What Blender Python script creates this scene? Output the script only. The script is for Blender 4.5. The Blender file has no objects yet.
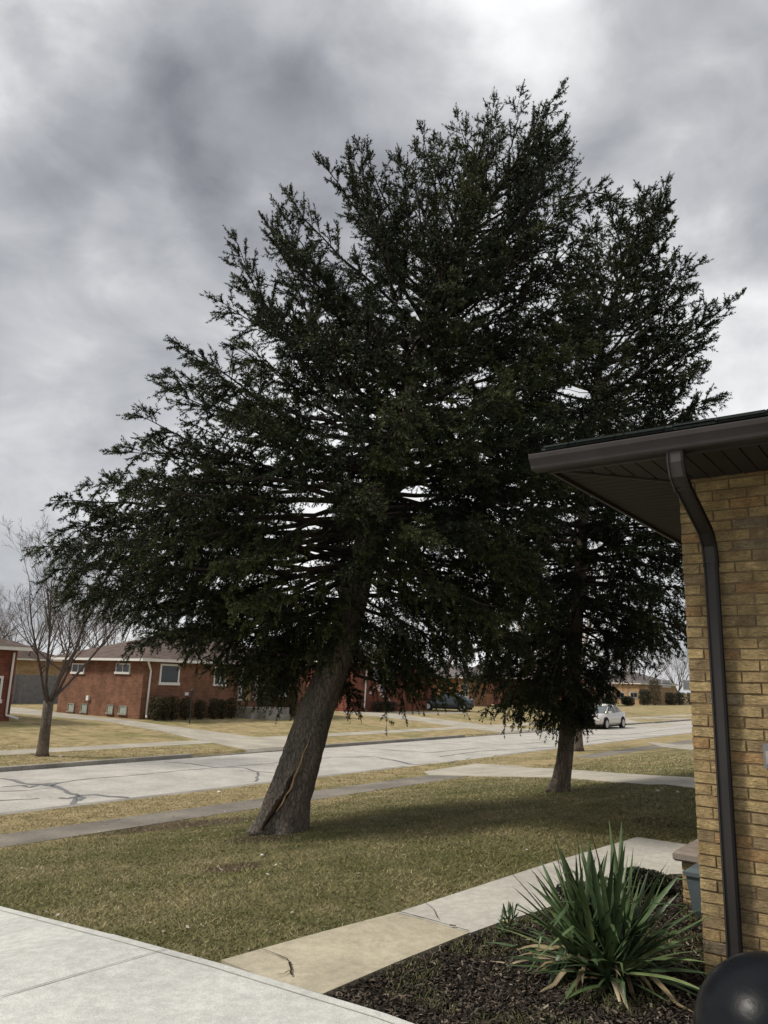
import bpy, bmesh, math, random
import numpy as np
from mathutils import Vector, Matrix

random.seed(7); rng = np.random.default_rng(11)
scene = bpy.context.scene
COL = scene.collection
RAD = math.radians

# ------------------------------------------------------------------ camera model and surveying helpers
FPX, CX, CY = 768.0, 384.0, 512.0
PITCH, ROLL, CZ = RAD(12.4), RAD(1.83), 1.65
_f = np.array([0, math.cos(PITCH), math.sin(PITCH)]); _r0 = np.array([1., 0, 0]); _u0 = np.cross(_r0, _f)
_r = _r0*math.cos(ROLL) + _u0*math.sin(ROLL); _u = _u0*math.cos(ROLL) - _r0*math.sin(ROLL)
CAMP = np.array([0, 0, CZ])
SN, CN = .602, .799            # road runs along T, N points across it to the far side
T = np.array([SN, CN, 0.]); N = np.array([-CN, SN, 0.])
ROADROT = math.atan2(CN, SN)

def ray(px, py): return _f*FPX + _r*(px-CX) - _u*(py-CY)
def atY(px, py, Y):
    d = ray(px, py); return CAMP + d*(Y/d[1])
def uv(u, v, z=None):
    p = N*u + T*v; p[2] = zu(u) if z is None else z; return p
def uof(p): return float(N[0]*p[0] + N[1]*p[1])
def vof(p): return float(T[0]*p[0] + T[1]*p[1])
ZP = [(-60, 0), (4.5, 0), (11.3, -.85), (12.4, -.89), (14.55, -.98), (14.7, -1.1), (18, -1.04), (21.4, -1.1),
      (21.55, -.98), (24, -.94), (25.2, -.92), (32, -.55), (600, -.55)]
def zu(u): return float(np.interp(u, [a for a, b in ZP], [b for a, b in ZP]))
def G(px, py):
    d = ray(px, py); d = d/np.linalg.norm(d); t = 1.; last = 1.
    while t < 500:
        p = CAMP + d*t
        if p[2] < zu(uof(p)): break
        last = t; t += .05 + t*.01
    a, b = last, t
    for _ in range(40):
        m = (a+b)/2; p = CAMP + d*m
        if p[2] < zu(uof(p)): b = m
        else: a = m
    return CAMP + d*b
def onU(px, py, u):
    d = ray(px, py); k = (u - uof(CAMP))/uof(d); p = CAMP + d*k; return p
def onV(px, py, v):
    d = ray(px, py); k = (v - vof(CAMP))/vof(d); p = CAMP + d*k; return p

# ------------------------------------------------------------------ materials
def mat(name, rough=.8, spec=.3):
    m = bpy.data.materials.new(name); m.use_nodes = True
    nt = m.node_tree; b = nt.nodes['Principled BSDF']
    b.inputs['Roughness'].default_value = rough; b.inputs['Specular IOR Level'].default_value = spec
    return m, nt, b
def nd(nt, t, **k):
    n = nt.nodes.new(t)
    for a, v in k.items(): setattr(n, a, v)
    return n
def ramp(nt, fac, stops, interp='LINEAR'):
    r = nd(nt, 'ShaderNodeValToRGB'); cr = r.color_ramp; cr.interpolation = interp
    while len(cr.elements) < len(stops): cr.elements.new(.5)
    for e, (p, c) in zip(cr.elements, stops):
        e.position = p; e.color = (*c, 1) if len(c) == 3 else c
    nt.links.new(fac, r.inputs[0]); return r.outputs[0]
def noise(nt, scale, detail=4, rough=.55, vec=None, dist=0):
    n = nd(nt, 'ShaderNodeTexNoise'); n.inputs['Scale'].default_value = scale
    n.inputs['Detail'].default_value = detail; n.inputs['Roughness'].default_value = rough
    n.inputs['Distortion'].default_value = dist
    if vec is None: vec = coords(nt)
    nt.links.new(vec, n.inputs['Vector']); return n.outputs['Fac']
def coords(nt, kind='Object', scale=None):
    c = nd(nt, 'ShaderNodeTexCoord').outputs[kind]
    if scale:
        mp = nd(nt, 'ShaderNodeMapping'); mp.inputs['Scale'].default_value = scale
        nt.links.new(c, mp.inputs[0]); c = mp.outputs[0]
    return c
def mixc(nt, fac, a, b, mode='MIX'):
    m = nd(nt, 'ShaderNodeMix', data_type='RGBA', blend_type=mode)
    for s, v in ((m.inputs[0], fac), (m.inputs[6], a), (m.inputs[7], b)):
        if isinstance(v, (int, float)): s.default_value = v
        elif isinstance(v, tuple): s.default_value = (*v, 1)
        else: nt.links.new(v, s)
    return m.outputs[2]
def math_(nt, op, a, b=0., clamp=False):
    m = nd(nt, 'ShaderNodeMath', operation=op); m.use_clamp = clamp
    for s, v in ((m.inputs[0], a), (m.inputs[1], b)):
        if isinstance(v, (int, float)): s.default_value = v
        else: nt.links.new(v, s)
    return m.outputs[0]
def bump(nt, b, h, strength=.3, dist=.01):
    n = nd(nt, 'ShaderNodeBump'); n.inputs['Strength'].default_value = strength; n.inputs['Distance'].default_value = dist
    nt.links.new(h, n.inputs['Height']); nt.links.new(n.outputs[0], b.inputs['Normal'])
def simple(name, c, rough=.7, spec=.3, var=.15, scale=6., metal=0., bmp=0., coat=0.):
    m, nt, b = mat(name, rough, spec)
    n = noise(nt, scale, 5)
    col = ramp(nt, n, [(.3, tuple(x*(1-var) for x in c)), (.7, tuple(min(1, x*(1+var)) for x in c))])
    nt.links.new(col, b.inputs['Base Color']); b.inputs['Metallic'].default_value = metal
    b.inputs['Coat Weight'].default_value = coat
    if bmp: bump(nt, b, noise(nt, scale*8, 5), bmp, .01)
    return m

def m_ground():
    m, nt, b = mat('lawn_turf', .95, .1)
    big = noise(nt, .35, 4, .6); mid = noise(nt, 2.2, 5, .65); fine = noise(nt, 38, 6, .75)
    fx = noise(nt, 11, 5, .7)
    base = ramp(nt, mid, [(.32, (.12, .112, .055)), (.5, (.22, .19, .10)), (.68, (.33, .275, .155))])
    green = ramp(nt, fx, [(.35, (.08, .09, .032)), (.65, (.16, .155, .062))])
    # u coordinate: verges beyond the front walk are more dormant
    c = nd(nt, 'ShaderNodeTexCoord').outputs['Object']
    dot = nd(nt, 'ShaderNodeVectorMath', operation='DOT_PRODUCT'); nt.links.new(c, dot.inputs[0]); dot.inputs[1].default_value = tuple(N)
    u = math_(nt, 'ADD', dot.outputs['Value'], math_(nt, 'MULTIPLY', mid, 1.6))
    fv = ramp(nt, math_(nt, 'DIVIDE', u, 40.), [(.26, (0, 0, 0)), (.31, (1, 1, 1))])
    gmask = ramp(nt, big, [(.42, (0, 0, 0)), (.58, (.8, .8, .8))])
    near = mixc(nt, gmask, base, green)
    dry = ramp(nt, mid, [(.36, (.24, .195, .10)), (.48, (.36, .285, .155)), (.64, (.47, .375, .215))])
    gm2 = ramp(nt, big, [(.5, (0, 0, 0)), (.66, (.75, .75, .75))])
    far = mixc(nt, gm2, dry, (.19, .185, .075))
    col = mixc(nt, fv, near, far)
    col = mixc(nt, 1., col, ramp(nt, fine, [(.25, (.5, .5, .5)), (.75, (1.35, 1.35, 1.3))]), 'MULTIPLY')
    # bare soil around the leaning trunk and beside the walk
    for (px, py, r) in [(165, 826, .9), (215, 822, .8), (262, 838, .55), (120, 832, .6), (232, 868, .35), (660, 822, .4), (560, 745+20, .5)]:
        p = G(px, py)
        d = nd(nt, 'ShaderNodeVectorMath', operation='DISTANCE'); nt.links.new(c, d.inputs[0]); d.inputs[1].default_value = tuple(p)
        e = math_(nt, 'ADD', d.outputs['Value'], math_(nt, 'MULTIPLY', math_(nt, 'SUBTRACT', fx, .5), 1.6*r))
        k = ramp(nt, math_(nt, 'DIVIDE', e, r*2), [(.38, (.85, .85, .85)), (.55, (0, 0, 0))])
        col = mixc(nt, k, col, (.085, .06, .042))
    nt.links.new(col, b.inputs['Base Color'])
    bump(nt, b, math_(nt, 'ADD', fine, math_(nt, 'MULTIPLY', fx, 1.5)), .8, .04)
    return m
def m_concrete(name, c, var=.12, stain=.3, crackle=True):
    m, nt, b = mat(name, .85, .25)
    n1 = noise(nt, .9, 5, .6); n2 = noise(nt, 14, 6, .7); n3 = noise(nt, 160, 3, .8)
    col = ramp(nt, n1, [(.38, tuple(x*(1-var*1.4) for x in c)), (.62, tuple(x*(1+var) for x in c))])
    col = mixc(nt, 1., col, ramp(nt, n2, [(.38, (.86,)*3), (.62, (1.08,)*3)]), 'MULTIPLY')
    col = mixc(nt, 1., col, ramp(nt, n3, [(.36, (.72,)*3), (.5, (1.,)*3), (.62, (1.10,)*3)]), 'MULTIPLY')
    st = ramp(nt, noise(nt, 2.3, 7, .75, dist=.6), [(.52, (0, 0, 0)), (.66, (stain,)*3)])
    col = mixc(nt, st, col, tuple(x*.55 for x in c))
    nt.links.new(col, b.inputs['Base Color']); bump(nt, b, math_(nt, 'ADD', n3, n2), .25, .006)
    return m
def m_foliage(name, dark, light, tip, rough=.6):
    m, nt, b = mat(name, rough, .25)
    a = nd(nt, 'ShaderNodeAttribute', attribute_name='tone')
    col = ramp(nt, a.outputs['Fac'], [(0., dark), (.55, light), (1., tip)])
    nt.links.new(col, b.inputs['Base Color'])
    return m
def m_bark(name, c0, c1, scale=(9, 9, 3.2)):
    m, nt, b = mat(name, .95, .1)
    v = coords(nt, 'Object', scale)
    vo = nd(nt, 'ShaderNodeTexVoronoi', feature='DISTANCE_TO_EDGE'); vo.inputs['Scale'].default_value = 2.2
    n0 = nd(nt, 'ShaderNodeTexNoise'); n0.inputs['Scale'].default_value = 1.5; n0.inputs['Detail'].default_value = 5
    nt.links.new(v, n0.inputs['Vector'])
    add = nd(nt, 'ShaderNodeMix', data_type='RGBA', blend_type='ADD'); add.inputs[0].default_value = 1.
    nt.links.new(v, add.inputs[6]); nt.links.new(n0.outputs['Color'], add.inputs[7]); nt.links.new(add.outputs[2], vo.inputs['Vector'])
    n = noise(nt, 7, 7, .75, v); n2 = noise(nt, .5, 3, .6, v)
    crack = ramp(nt, vo.outputs['Distance'], [(0., (0, 0, 0)), (.12, (1, 1, 1))])
    col = ramp(nt, n, [(.3, c0), (.7, c1)])
    col = mixc(nt, 1., col, ramp(nt, crack, [(0, (.62,)*3), (1, (1.,)*3)]), 'MULTIPLY')
    col = mixc(nt, 1., col, ramp(nt, n2, [(.35, (.7, .72, .7)), (.7, (1.2, 1.1, 1.05))]), 'MULTIPLY')
    nt.links.new(col, b.inputs['Base Color'])
    bump(nt, b, math_(nt, 'ADD', math_(nt, 'MULTIPLY', crack, .6), n), .9, .03)
    return m
def m_brickwall(name, c1, c2, mortar, w=.21, h=.07):
    m, nt, b = mat(name, .9, .15)
    s = nd(nt, 'ShaderNodeSeparateXYZ'); nt.links.new(coords(nt), s.inputs[0])
    cb = nd(nt, 'ShaderNodeCombineXYZ'); nt.links.new(math_(nt, 'ADD', s.outputs[0], s.outputs[1]), cb.inputs[0]); nt.links.new(s.outputs[2], cb.inputs[1])
    br = nd(nt, 'ShaderNodeTexBrick'); nt.links.new(cb.outputs[0], br.inputs['Vector'])
    br.inputs['Scale'].default_value = 1.; br.inputs['Brick Width'].default_value = w; br.inputs['Row Height'].default_value = h
    br.inputs['Mortar Size'].default_value = .005; br.inputs['Color1'].default_value = (*c1, 1); br.inputs['Color2'].default_value = (*c2, 1)
    br.inputs['Mortar'].default_value = (*mortar, 1); br.inputs['Bias'].default_value = -.1
    col = mixc(nt, 1., br.outputs['Color'], ramp(nt, noise(nt, 1.6, 6, .7), [(.38, (.72,)*3), (.62, (1.2,)*3)]), 'MULTIPLY')
    nt.links.new(col, b.inputs['Base Color'])
    return m
def m_tanbrick():
    m, nt, b = mat('tan_rug_brick', .92, .15)
    g = nd(nt, 'ShaderNodeNewGeometry').outputs['Random Per Island']
    col = ramp(nt, g, [(0, (.42, .315, .18)), (.15, (.59, .445, .235)), (.35, (.53, .39, .205)), (.55, (.64, .48, .25)), (.75, (.59, .43, .215)), (.9, (.56, .36, .18)), (.96, (.41, .33, .22))], 'CONSTANT')
    sv = coords(nt, 'Object', (14, 14, 55))
    ru = noise(nt, 1.6, 6, .8, sv, 1.5)
    col = mixc(nt, 1., col, ramp(nt, ru, [(.38, (.50, .47, .42)), (.48, (.92, .92, .92)), (.54, (1.05, 1.05, 1.05)), (.62, (1.45, 1.42, 1.32))]), 'MULTIPLY')
    col = mixc(nt, 1., col, ramp(nt, noise(nt, 9, 5), [(.4, (.78,)*3), (.6, (1.18,)*3)]), 'MULTIPLY')
    col = mixc(nt, ramp(nt, noise(nt, 22, 4, .7), [(.62, (0, 0, 0)), (.74, (.3,)*3)]), col, (.16, .115, .07))
    nt.links.new(col, b.inputs['Base Color']); bump(nt, b, ru, 1., .03)
    return m
def m_shingle(name, c):
    m, nt, b = mat(name, .95, .15)
    s = nd(nt, 'ShaderNodeSeparateXYZ'); nt.links.new(coords(nt), s.inputs[0])
    cb = nd(nt, 'ShaderNodeCombineXYZ'); nt.links.new(math_(nt, 'ADD', s.outputs[0], s.outputs[1]), cb.inputs[0]); nt.links.new(math_(nt, 'MULTIPLY', s.outputs[2], 3.), cb.inputs[1])
    br = nd(nt, 'ShaderNodeTexBrick'); nt.links.new(cb.outputs[0], br.inputs['Vector'])
    br.inputs['Scale'].default_value = 1.; br.inputs['Brick Width'].default_value = .3; br.inputs['Row Height'].default_value = .14
    br.inputs['Mortar Size'].default_value = .008
    br.inputs['Color1'].default_value = (*[x*1.25 for x in c], 1); br.inputs['Color2'].default_value = (*[x*.75 for x in c], 1); br.inputs['Mortar'].default_value = (*[x*.4 for x in c], 1)
    col = mixc(nt, 1., br.outputs['Color'], ramp(nt, noise(nt, 60, 4, .8), [(.3, (.7,)*3), (.7, (1.35,)*3)]), 'MULTIPLY')
    nt.links.new(col, b.inputs['Base Color']); bump(nt, b, br.outputs['Fac'], -.5, .01)
    return m
def m_glass(name, c=(.03, .035, .04)):
    m, nt, b = mat(name, .06, .6); b.inputs['Base Color'].default_value = (*c, 1); return m

M = dict(
    ground=m_ground(),
    road=m_concrete('road_concrete', (.45, .425, .385), .10, .4),
    drive=m_concrete('fresh_concrete', (.56, .56, .53), .06, .22),
    walk=m_concrete('walk_concrete', (.50, .48, .43), .07, .2),
    tan=m_concrete('tan_slab_concrete', (.47, .42, .315), .10, .45),
    oldwalk=m_concrete('old_sidewalk', (.205, .182, .152), .18, .5),
    farwalk=m_concrete('far_concrete', (.40, .365, .30), .12, .35),
    kerb=m_concrete('kerb_concrete', (.30, .28, .245), .15, .5),
    tar=simple('tar_seal', (.16, .16, .16), .7, .3, .3, 9),
    crack=simple('crack_dirt', (.035, .025, .018), .95, .1, .3, 20),
    needles=m_foliage('spruce_needles', (.010, .015, .009), (.024, .033, .013), (.088, .100, .034)),
    bark=m_bark('spruce_bark', (.125, .112, .10), (.33, .295, .262)),
    bark2=m_bark('grey_bark', (.10, .084, .07), (.27, .23, .19), (8, 8, 2.)),
    limb=simple('limb_bark', (.045, .036, .030), .95, .1, .35, 12),
    darktwig=simple('dark_twig_bark', (.075, .06, .052), .9, .1, .3, 9),
    twig=simple('twig_bark', (.12, .098, .085), .9, .1, .3, 9),
    paletwig=simple('pale_twig_bark', (.26, .215, .19), .9, .1, .3, 9),
    wood=simple('torn_wood', (.40, .27, .16), .8, .2, .4, 14, bmp=.6),
    tanbrick=m_tanbrick(),
    mortar=simple('mortar', (.20, .145, .085), .98, .05, .2, 30, bmp=.5),
    dbrown=simple('bronze_metal', (.032, .026, .024), .38, .45, .12, 3),
    dbrown2=simple('weathered_bronze_metal', (.036, .029, .028), .45, .45, .25, 5),
    spout=simple('downspout_paint', (.026, .023, .023), .42, .4, .15, 4),
    soffit=simple('soffit_vinyl', (.030, .026, .025), .6, .3, .12, 4),
    shingle=m_shingle('green_black_shingles', (.034, .043, .040)),
    roofb=m_shingle('brown_shingles', (.125, .092, .082)),
    roofg=m_shingle('grey_shingles', (.16, .14, .135)),
    brick1=m_brickwall('orange_brown_brick', (.205, .10, .062), (.150, .070, .046), (.20, .13, .09)),
    brick2=m_brickwall('red_brick', (.205, .070, .048), (.145, .048, .034), (.18, .10, .07)),
    brick3=m_brickwall('dark_red_brick', (.13, .045, .035), (.10, .036, .03), (.12, .07, .055)),
    brick4=m_brickwall('buff_brick', (.40, .27, .15), (.33, .22, .12), (.3, .22, .14)),
    brick5=m_brickwall('rust_brick', (.26, .135, .07), (.21, .10, .055), (.25, .14, .08)),
    white=simple('white_paint', (.72, .70, .66), .5, .3, .06, 2),
    grey=simple('grey_boards', (.17, .17, .175), .8, .2, .2, 4),
    stone=simple('cap_stone', (.23, .195, .165), .85, .2, .25, 8, bmp=.4),
    glass=m_glass('window_glass'), glass2=m_glass('pale_window_glass', (.16, .19, .20)),
    block=simple('glass_block', (.30, .34, .28), .3, .5, .3, 12),
    dark=simple('dark_interior', (.02, .018, .016), .9, .1, .2, 3),
    paint=simple('champagne_car_paint', (.62, .58, .53), .3, .5, .03, 2, metal=.35, coat=.6),
    bluepaint=simple('slate_car_paint', (.05, .065, .08), .3, .5, .03, 2, metal=.3, coat=.5),
    carglass=m_glass('car_glass', (.10, .115, .12)),
    rubber=simple('tyre_rubber', (.018, .018, .018), .9, .2, .2, 9),
    alloy=simple('alloy_wheel', (.5, .5, .5), .35, .5, .1, 4, metal=.7),
    lamp=m_glass('headlamp_glass', (.55, .55, .52)), red=simple('tail_lamp', (.35, .02, .02), .25, .5, .1, 4),
    blackgloss=None, bluegrey=simple('blue_grey_plastic', (.085, .11, .118), .45, .4, .12, 5),
    hedge=m_foliage('hedge_leaves', (.020, .020, .010), (.045, .042, .018), (.085, .07, .028)),
    hedge2=m_foliage('dark_hedge_leaves', (.008, .010, .006), (.018, .022, .012), (.035, .036, .018)),
    mulch=None, straw=None, yucca=None, deadleaf=None,
)
def m_yucca():
    m, nt, b = mat('yucca_leaf', .42, .4)
    a = nd(nt, 'ShaderNodeAttribute', attribute_name='tone')
    col = ramp(nt, a.outputs['Fac'], [(0., (.026, .046, .020)), (.5, (.062, .100, .040)), (.85, (.13, .175, .07)), (1., (.27, .26, .11))])
    st = noise(nt, 25, 4, .6)
    col = mixc(nt, 1., col, ramp(nt, st, [(.3, (.75,)*3), (.7, (1.2,)*3)]), 'MULTIPLY')
    nt.links.new(col, b.inputs['Base Color']); return m
def m_gloss():
    m, nt, b = mat('black_enamel', .2, .1)
    b.inputs['Base Color'].default_value = (.008, .009, .011, 1); r = ramp(nt, noise(nt, 7, 6, .7, dist=1.), [(.4, (.26,)*3), (.6, (.42,)*3)])
    nt.links.new(r, b.inputs['Roughness']); bump(nt, b, noise(nt, 5, 5, .6), .10, .04); return m
def m_mulch():
    m, nt, b = mat('bed_mulch', .98, .08)
    n = noise(nt, 30, 6, .8); n2 = noise(nt, 3, 4)
    col = ramp(nt, n, [(.3, (.008, .007, .006)), (.55, (.028, .022, .018)), (.75, (.075, .058, .045))])
    col = mixc(nt, ramp(nt, n2, [(.5, (0, 0, 0)), (.65, (.5,)*3)]), col, (.035, .038, .018))
    nt.links.new(col, b.inputs['Base Color']); bump(nt, b, n, 1., .05); return m
def m_tone(name, stops, rough=.9):
    m, nt, b = mat(name, rough, .12)
    a = nd(nt, 'ShaderNodeAttribute', attribute_name='tone')
    nt.links.new(ramp(nt, a.outputs['Fac'], stops), b.inputs['Base Color']); return m
M['yucca'] = m_yucca(); M['blackgloss'] = m_gloss(); M['mulch'] = m_mulch()
M['chips'] = m_tone('bark_chips', [(0, (.014, .012, .010)), (.4, (.055, .044, .035)), (.7, (.13, .105, .080)), (.9, (.25, .21, .165)), (1, (.5, .46, .4))])
M['blades'] = m_tone('grass_blades', [(0, (.085, .102, .036)), (.35, (.168, .168, .070)), (.6, (.31, .262, .14)), (.85, (.45, .37, .22)), (1, (.60, .52, .34))])
M['deadleaf'] = m_tone('dry_leaf', [(0, (.10, .07, .04)), (.6, (.27, .21, .12)), (1, (.45, .38, .25))])

# ------------------------------------------------------------------ mesh builders
def tag(o, label=None, cat=None, group=None, kind=None):
    if label: o['label'] = label
    if cat: o['category'] = cat
    if group: o['group'] = group
    if kind: o['kind'] = kind
    return o
def empty(name, loc, rz=0, label=None, cat=None, group=None):
    o = bpy.data.objects.new(name, None); COL.objects.link(o); o.location = Vector([float(a) for a in loc]); o.rotation_euler = (0, 0, rz)
    return tag(o, label, cat, group)
def link(me, name, material, parent=None, smooth=False):
    o = bpy.data.objects.new(name, me); COL.objects.link(o)
    for mm in (material if isinstance(material, (list, tuple)) else [material]): me.materials.append(mm)
    if smooth: me.polygons.foreach_set('use_smooth', np.ones(len(me.polygons), bool))
    if parent: o.parent = parent
    return o
def np_mesh(name, V, Fc, k, material, parent=None, tone=None, smooth=False, origin=None):
    """V (n,3), Fc (m,k) faces of k corners"""
    V = np.asarray(V, np.float32).reshape(-1, 3)
    if origin is not None: V = V - np.asarray(origin, np.float32)
    Fc = np.asarray(Fc, np.int32).reshape(-1, k)
    me = bpy.data.meshes.new(name); me.vertices.add(len(V)); me.vertices.foreach_set('co', V.ravel())
    me.loops.add(Fc.size); me.loops.foreach_set('vertex_index', Fc.ravel())
    me.polygons.add(len(Fc)); me.polygons.foreach_set('loop_start', np.arange(0, Fc.size, k, dtype=np.int32))
    me.update(calc_edges=True)
    if tone is not None:
        a = me.attributes.new('tone', 'FLOAT', 'FACE'); a.data.foreach_set('value', np.asarray(tone, np.float32))
    o = link(me, name, material, parent, smooth)
    if origin is not None: o.location = Vector([float(x) for x in origin])
    return o
class MB:
    def __init__(s): s.v = []; s.f = []; s.m = []
    def quad(s, *p, mi=0):
        i = len(s.v); s.v += [tuple(map(float, q)) for q in p]; s.f.append(tuple(range(i, i+len(p)))); s.m.append(mi)
    def box(s, x0, x1, y0, y1, z0, z1, mi=0, jit=0):
        i = len(s.v); j = (lambda: random.uniform(-jit, jit)) if jit else (lambda: 0)
        for z in (z0, z1):
            for x, y in ((x0, y0), (x1, y0), (x1, y1), (x0, y1)): s.v.append((x+j(), y+j(), z+j()))
        for q in ((0, 3, 2, 1), (4, 5, 6, 7), (0, 1, 5, 4), (1, 2, 6, 5), (2, 3, 7, 6), (3, 0, 4, 7)):
            s.f.append(tuple(i+a for a in q)); s.m.append(mi)
    def loft(s, rings, close=True, caps=True, mi=0):
        n = len(rings[0]); i = len(s.v)
        for r in rings: s.v += [tuple(map(float, q)) for q in r]
        for a in range(len(rings)-1):
            for b in range(n if close else n-1):
                c = (b+1) % n; s.f.append((i+a*n+b, i+a*n+c, i+(a+1)*n+c, i+(a+1)*n+b)); s.m.append(mi)
        if caps:
            s.f.append(tuple(i+b for b in range(n))[::-1]); s.m.append(mi)
            k = i+(len(rings)-1)*n; s.f.append(tuple(k+b for b in range(n))); s.m.append(mi)
    def tube(s, P, R, n=6, mi=0, caps=True, lump=0, seed=0):
        P = [np.array(p, float) for p in P]; rings = []
        t0 = P[1]-P[0]; t0 = t0/(np.linalg.norm(t0)+1e-9)
        a = np.cross(t0, [0, 0, 1.]) if abs(t0[2]) < .9 else np.cross(t0, [0, 1., 0]); a /= np.linalg.norm(a)
        for k, p in enumerate(P):
            t = P[min(k+1, len(P)-1)]-P[max(k-1, 0)]; t = t/(np.linalg.norm(t)+1e-9)
            a = a - t*(a@t); a /= (np.linalg.norm(a)+1e-9); b = np.cross(t, a)
            r = R[k] if hasattr(R, '__len__') else R
            ring = []
            for j in range(n):
                th = 2*math.pi*j/n; rr = r
                if lump: rr = r*(1+lump*(math.sin(3*th+k*.13+seed)*.5+math.sin(5*th-k*.21+seed*2)*.35+random.uniform(-.35, .35)))
                ring.append(p+(a*math.cos(th)+b*math.sin(th))*rr)
            rings.append(ring)
        s.loft(rings, True, caps, mi)
    def build(s, name, material, parent=None, smooth=False, loc=None):
        me = bpy.data.meshes.new(name)
        v = s.v if loc is None else [(a-loc[0], b-loc[1], c-loc[2]) for a, b, c in s.v]
        me.from_pydata(v, [], s.f); me.update()
        if any(s.m): me.polygons.foreach_set('material_index', np.array(s.m, np.int32))
        o = link(me, name, material, parent, smooth)
        if loc is not None: o.location = Vector([float(x) for x in loc])
        return o
def drape(name, pts, material, dz=.004, thick=.05, dens=None, label=None, parent=None, bev=0):
    """flat polygon laid over the terrain, cut along every change of slope"""
    bm = bmesh.new(); vs = [bm.verts.new((float(p[0]), float(p[1]), 0)) for p in pts]; bm.faces.new(vs)
    for u, z in ZP[1:-1]:
        g = bm.verts[:]+bm.edges[:]+bm.faces[:]
        bmesh.ops.bisect_plane(bm, geom=g, plane_co=tuple(N*u), plane_no=tuple(N), clear_inner=False, clear_outer=False)
    bmesh.ops.triangulate(bm, faces=bm.faces[:])
    bm.normal_update()
    for f in bm.faces:
        if f.normal.z < 0: f.normal_flip()
    top = bm.faces[:]
    r = bmesh.ops.extrude_face_region(bm, geom=top)
    nv = {e for e in r['geom'] if isinstance(e, bmesh.types.BMVert)}
    for v in bm.verts:
        z = zu(uof(v.co)); v.co.z = z + dz if v in nv else z + dz - thick
    bmesh.ops.recalc_face_normals(bm, faces=bm.faces[:])
    me = bpy.data.meshes.new(name); bm.to_mesh(me); bm.free()
    return link(me, name, material, parent)
def polyline_ribbon(mb, P, w, dz=.006, jit=.0):
    Q = []
    for a, b in zip(P[:-1], P[1:]):
        n = max(2, int(np.linalg.norm(b-a)/.25))
        for i in range(n): Q.append(a+(b-a)*i/n)
    Q.append(P[-1]); Q = [q+np.array([random.uniform(-jit, jit), random.uniform(-jit, jit), 0]) for q in Q]
    L = []
    for i, q in enumerate(Q):
        t = Q[min(i+1, len(Q)-1)]-Q[max(i-1, 0)]; t = t/(np.linalg.norm(t)+1e-9); s = np.array([-t[1], t[0], 0])
        ww = w*random.uniform(.5, 1.3)/2
        a, b = q+s*ww, q-s*ww
        for c in (a, b): c[2] = zu(uof(c))+dz
        L.append((a, b))
    for (a, b), (c, d) in zip(L[:-1], L[1:]): mb.quad(a, b, d, c)
def inpoly(X, Y, poly):
    r = np.zeros(len(X), bool); n = len(poly)
    for i in range(n):
        x1, y1 = poly[i][:2]; x2, y2 = poly[(i+1) % n][:2]
        c = ((y1 > Y) != (y2 > Y)) & (X < (x2-x1)*(Y-y1)/((y2-y1)+1e-12)+x1); r ^= c
    return r
def ZU(U): return np.interp(U, [a for a, b in ZP], [b for a, b in ZP])

# ------------------------------------------------------------------ ground, street, walks
mb = MB()
for (u0, z0), (u1, z1) in zip(ZP[:-1], ZP[1:]):
    lim = 600
    a, b, c, d = uv(u0, -lim, z0), uv(u0, lim, z0), uv(u1, lim, z1), uv(u1, -lim, z1)
    mb.quad(a, b, c, d)
ground = mb.build('ground', M['ground'])
me = ground.data; bm = bmesh.new(); bm.from_mesh(me); bmesh.ops.remove_doubles(bm, verts=bm.verts[:], dist=.001); bmesh.ops.recalc_face_normals(bm, faces=bm.faces[:])
bm.to_mesh(me); bm.free()
if me.polygons[0].normal.z < 0: me.flip_normals()
tag(ground, kind='structure')

def strip(name, u0, u1, v0, v1, m, dz, thick=.05):
    o = drape(name, [uv(u0, v0), uv(u1, v0), uv(u1, v1), uv(u0, v1)], m, dz, thick); return tag(o, kind='structure')
strip('road', 14.72, 21.38, -300, 300, M['road'], .008)
APN = vof(G(430, 770)), vof(G(476, 763))
def kerb(name, ua, ub, gaps):
    mbk = MB(); v = -120
    while v < 160:
        w = 3.0
        inside = any(a < v+w/2 < b for a, b in gaps)
        ztop = -.975 if not inside else -1.06
        p = [uv(ua, v+.006), uv(ub, v+.006), uv(ub, v+w-.006), uv(ua, v+w-.006)]
        q = [np.array([*x[:2], -1.25]) for x in p]; p = [np.array([*x[:2], ztop]) for x in p]
        mbk.loft([q, p]); v += w
    return tag(mbk.build(name, M['kerb']), kind='structure')
kerb('kerb', 14.5, 14.74, [(21.5, 27.5)])
kerb('kerb', 21.36, 21.58, [(17.6, 23.5), (36.5, 44)])
strip('sidewalk', 11.35, 12.4, -60, 22.0, M['oldwalk'], .006)
strip('sidewalk', 11.1, 12.1, 28.0, 120, M['oldwalk'], .006)
strip('sidewalk', 24.0, 25.15, -80, 160, M['farwalk'], .006)
# neighbour's narrow drive that crosses the verge and comes towards the houses
nd_pts = [G(424, 772), G(476, 764), G(520, 766.5), G(560, 769.5), G(650, 776), G(700, 780), G(700, 789.5), G(650, 785.5), G(560, 778), G(470, 776.5), G(430, 776)]
tag(drape('driveway', nd_pts, M['farwalk'], .018, .05), kind='structure')
tag(drape('driveway', [G(646, 742), G(720, 744), G(720, 752), G(690, 750)], M['farwalk'], .016, .05), kind='structure')
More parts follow.
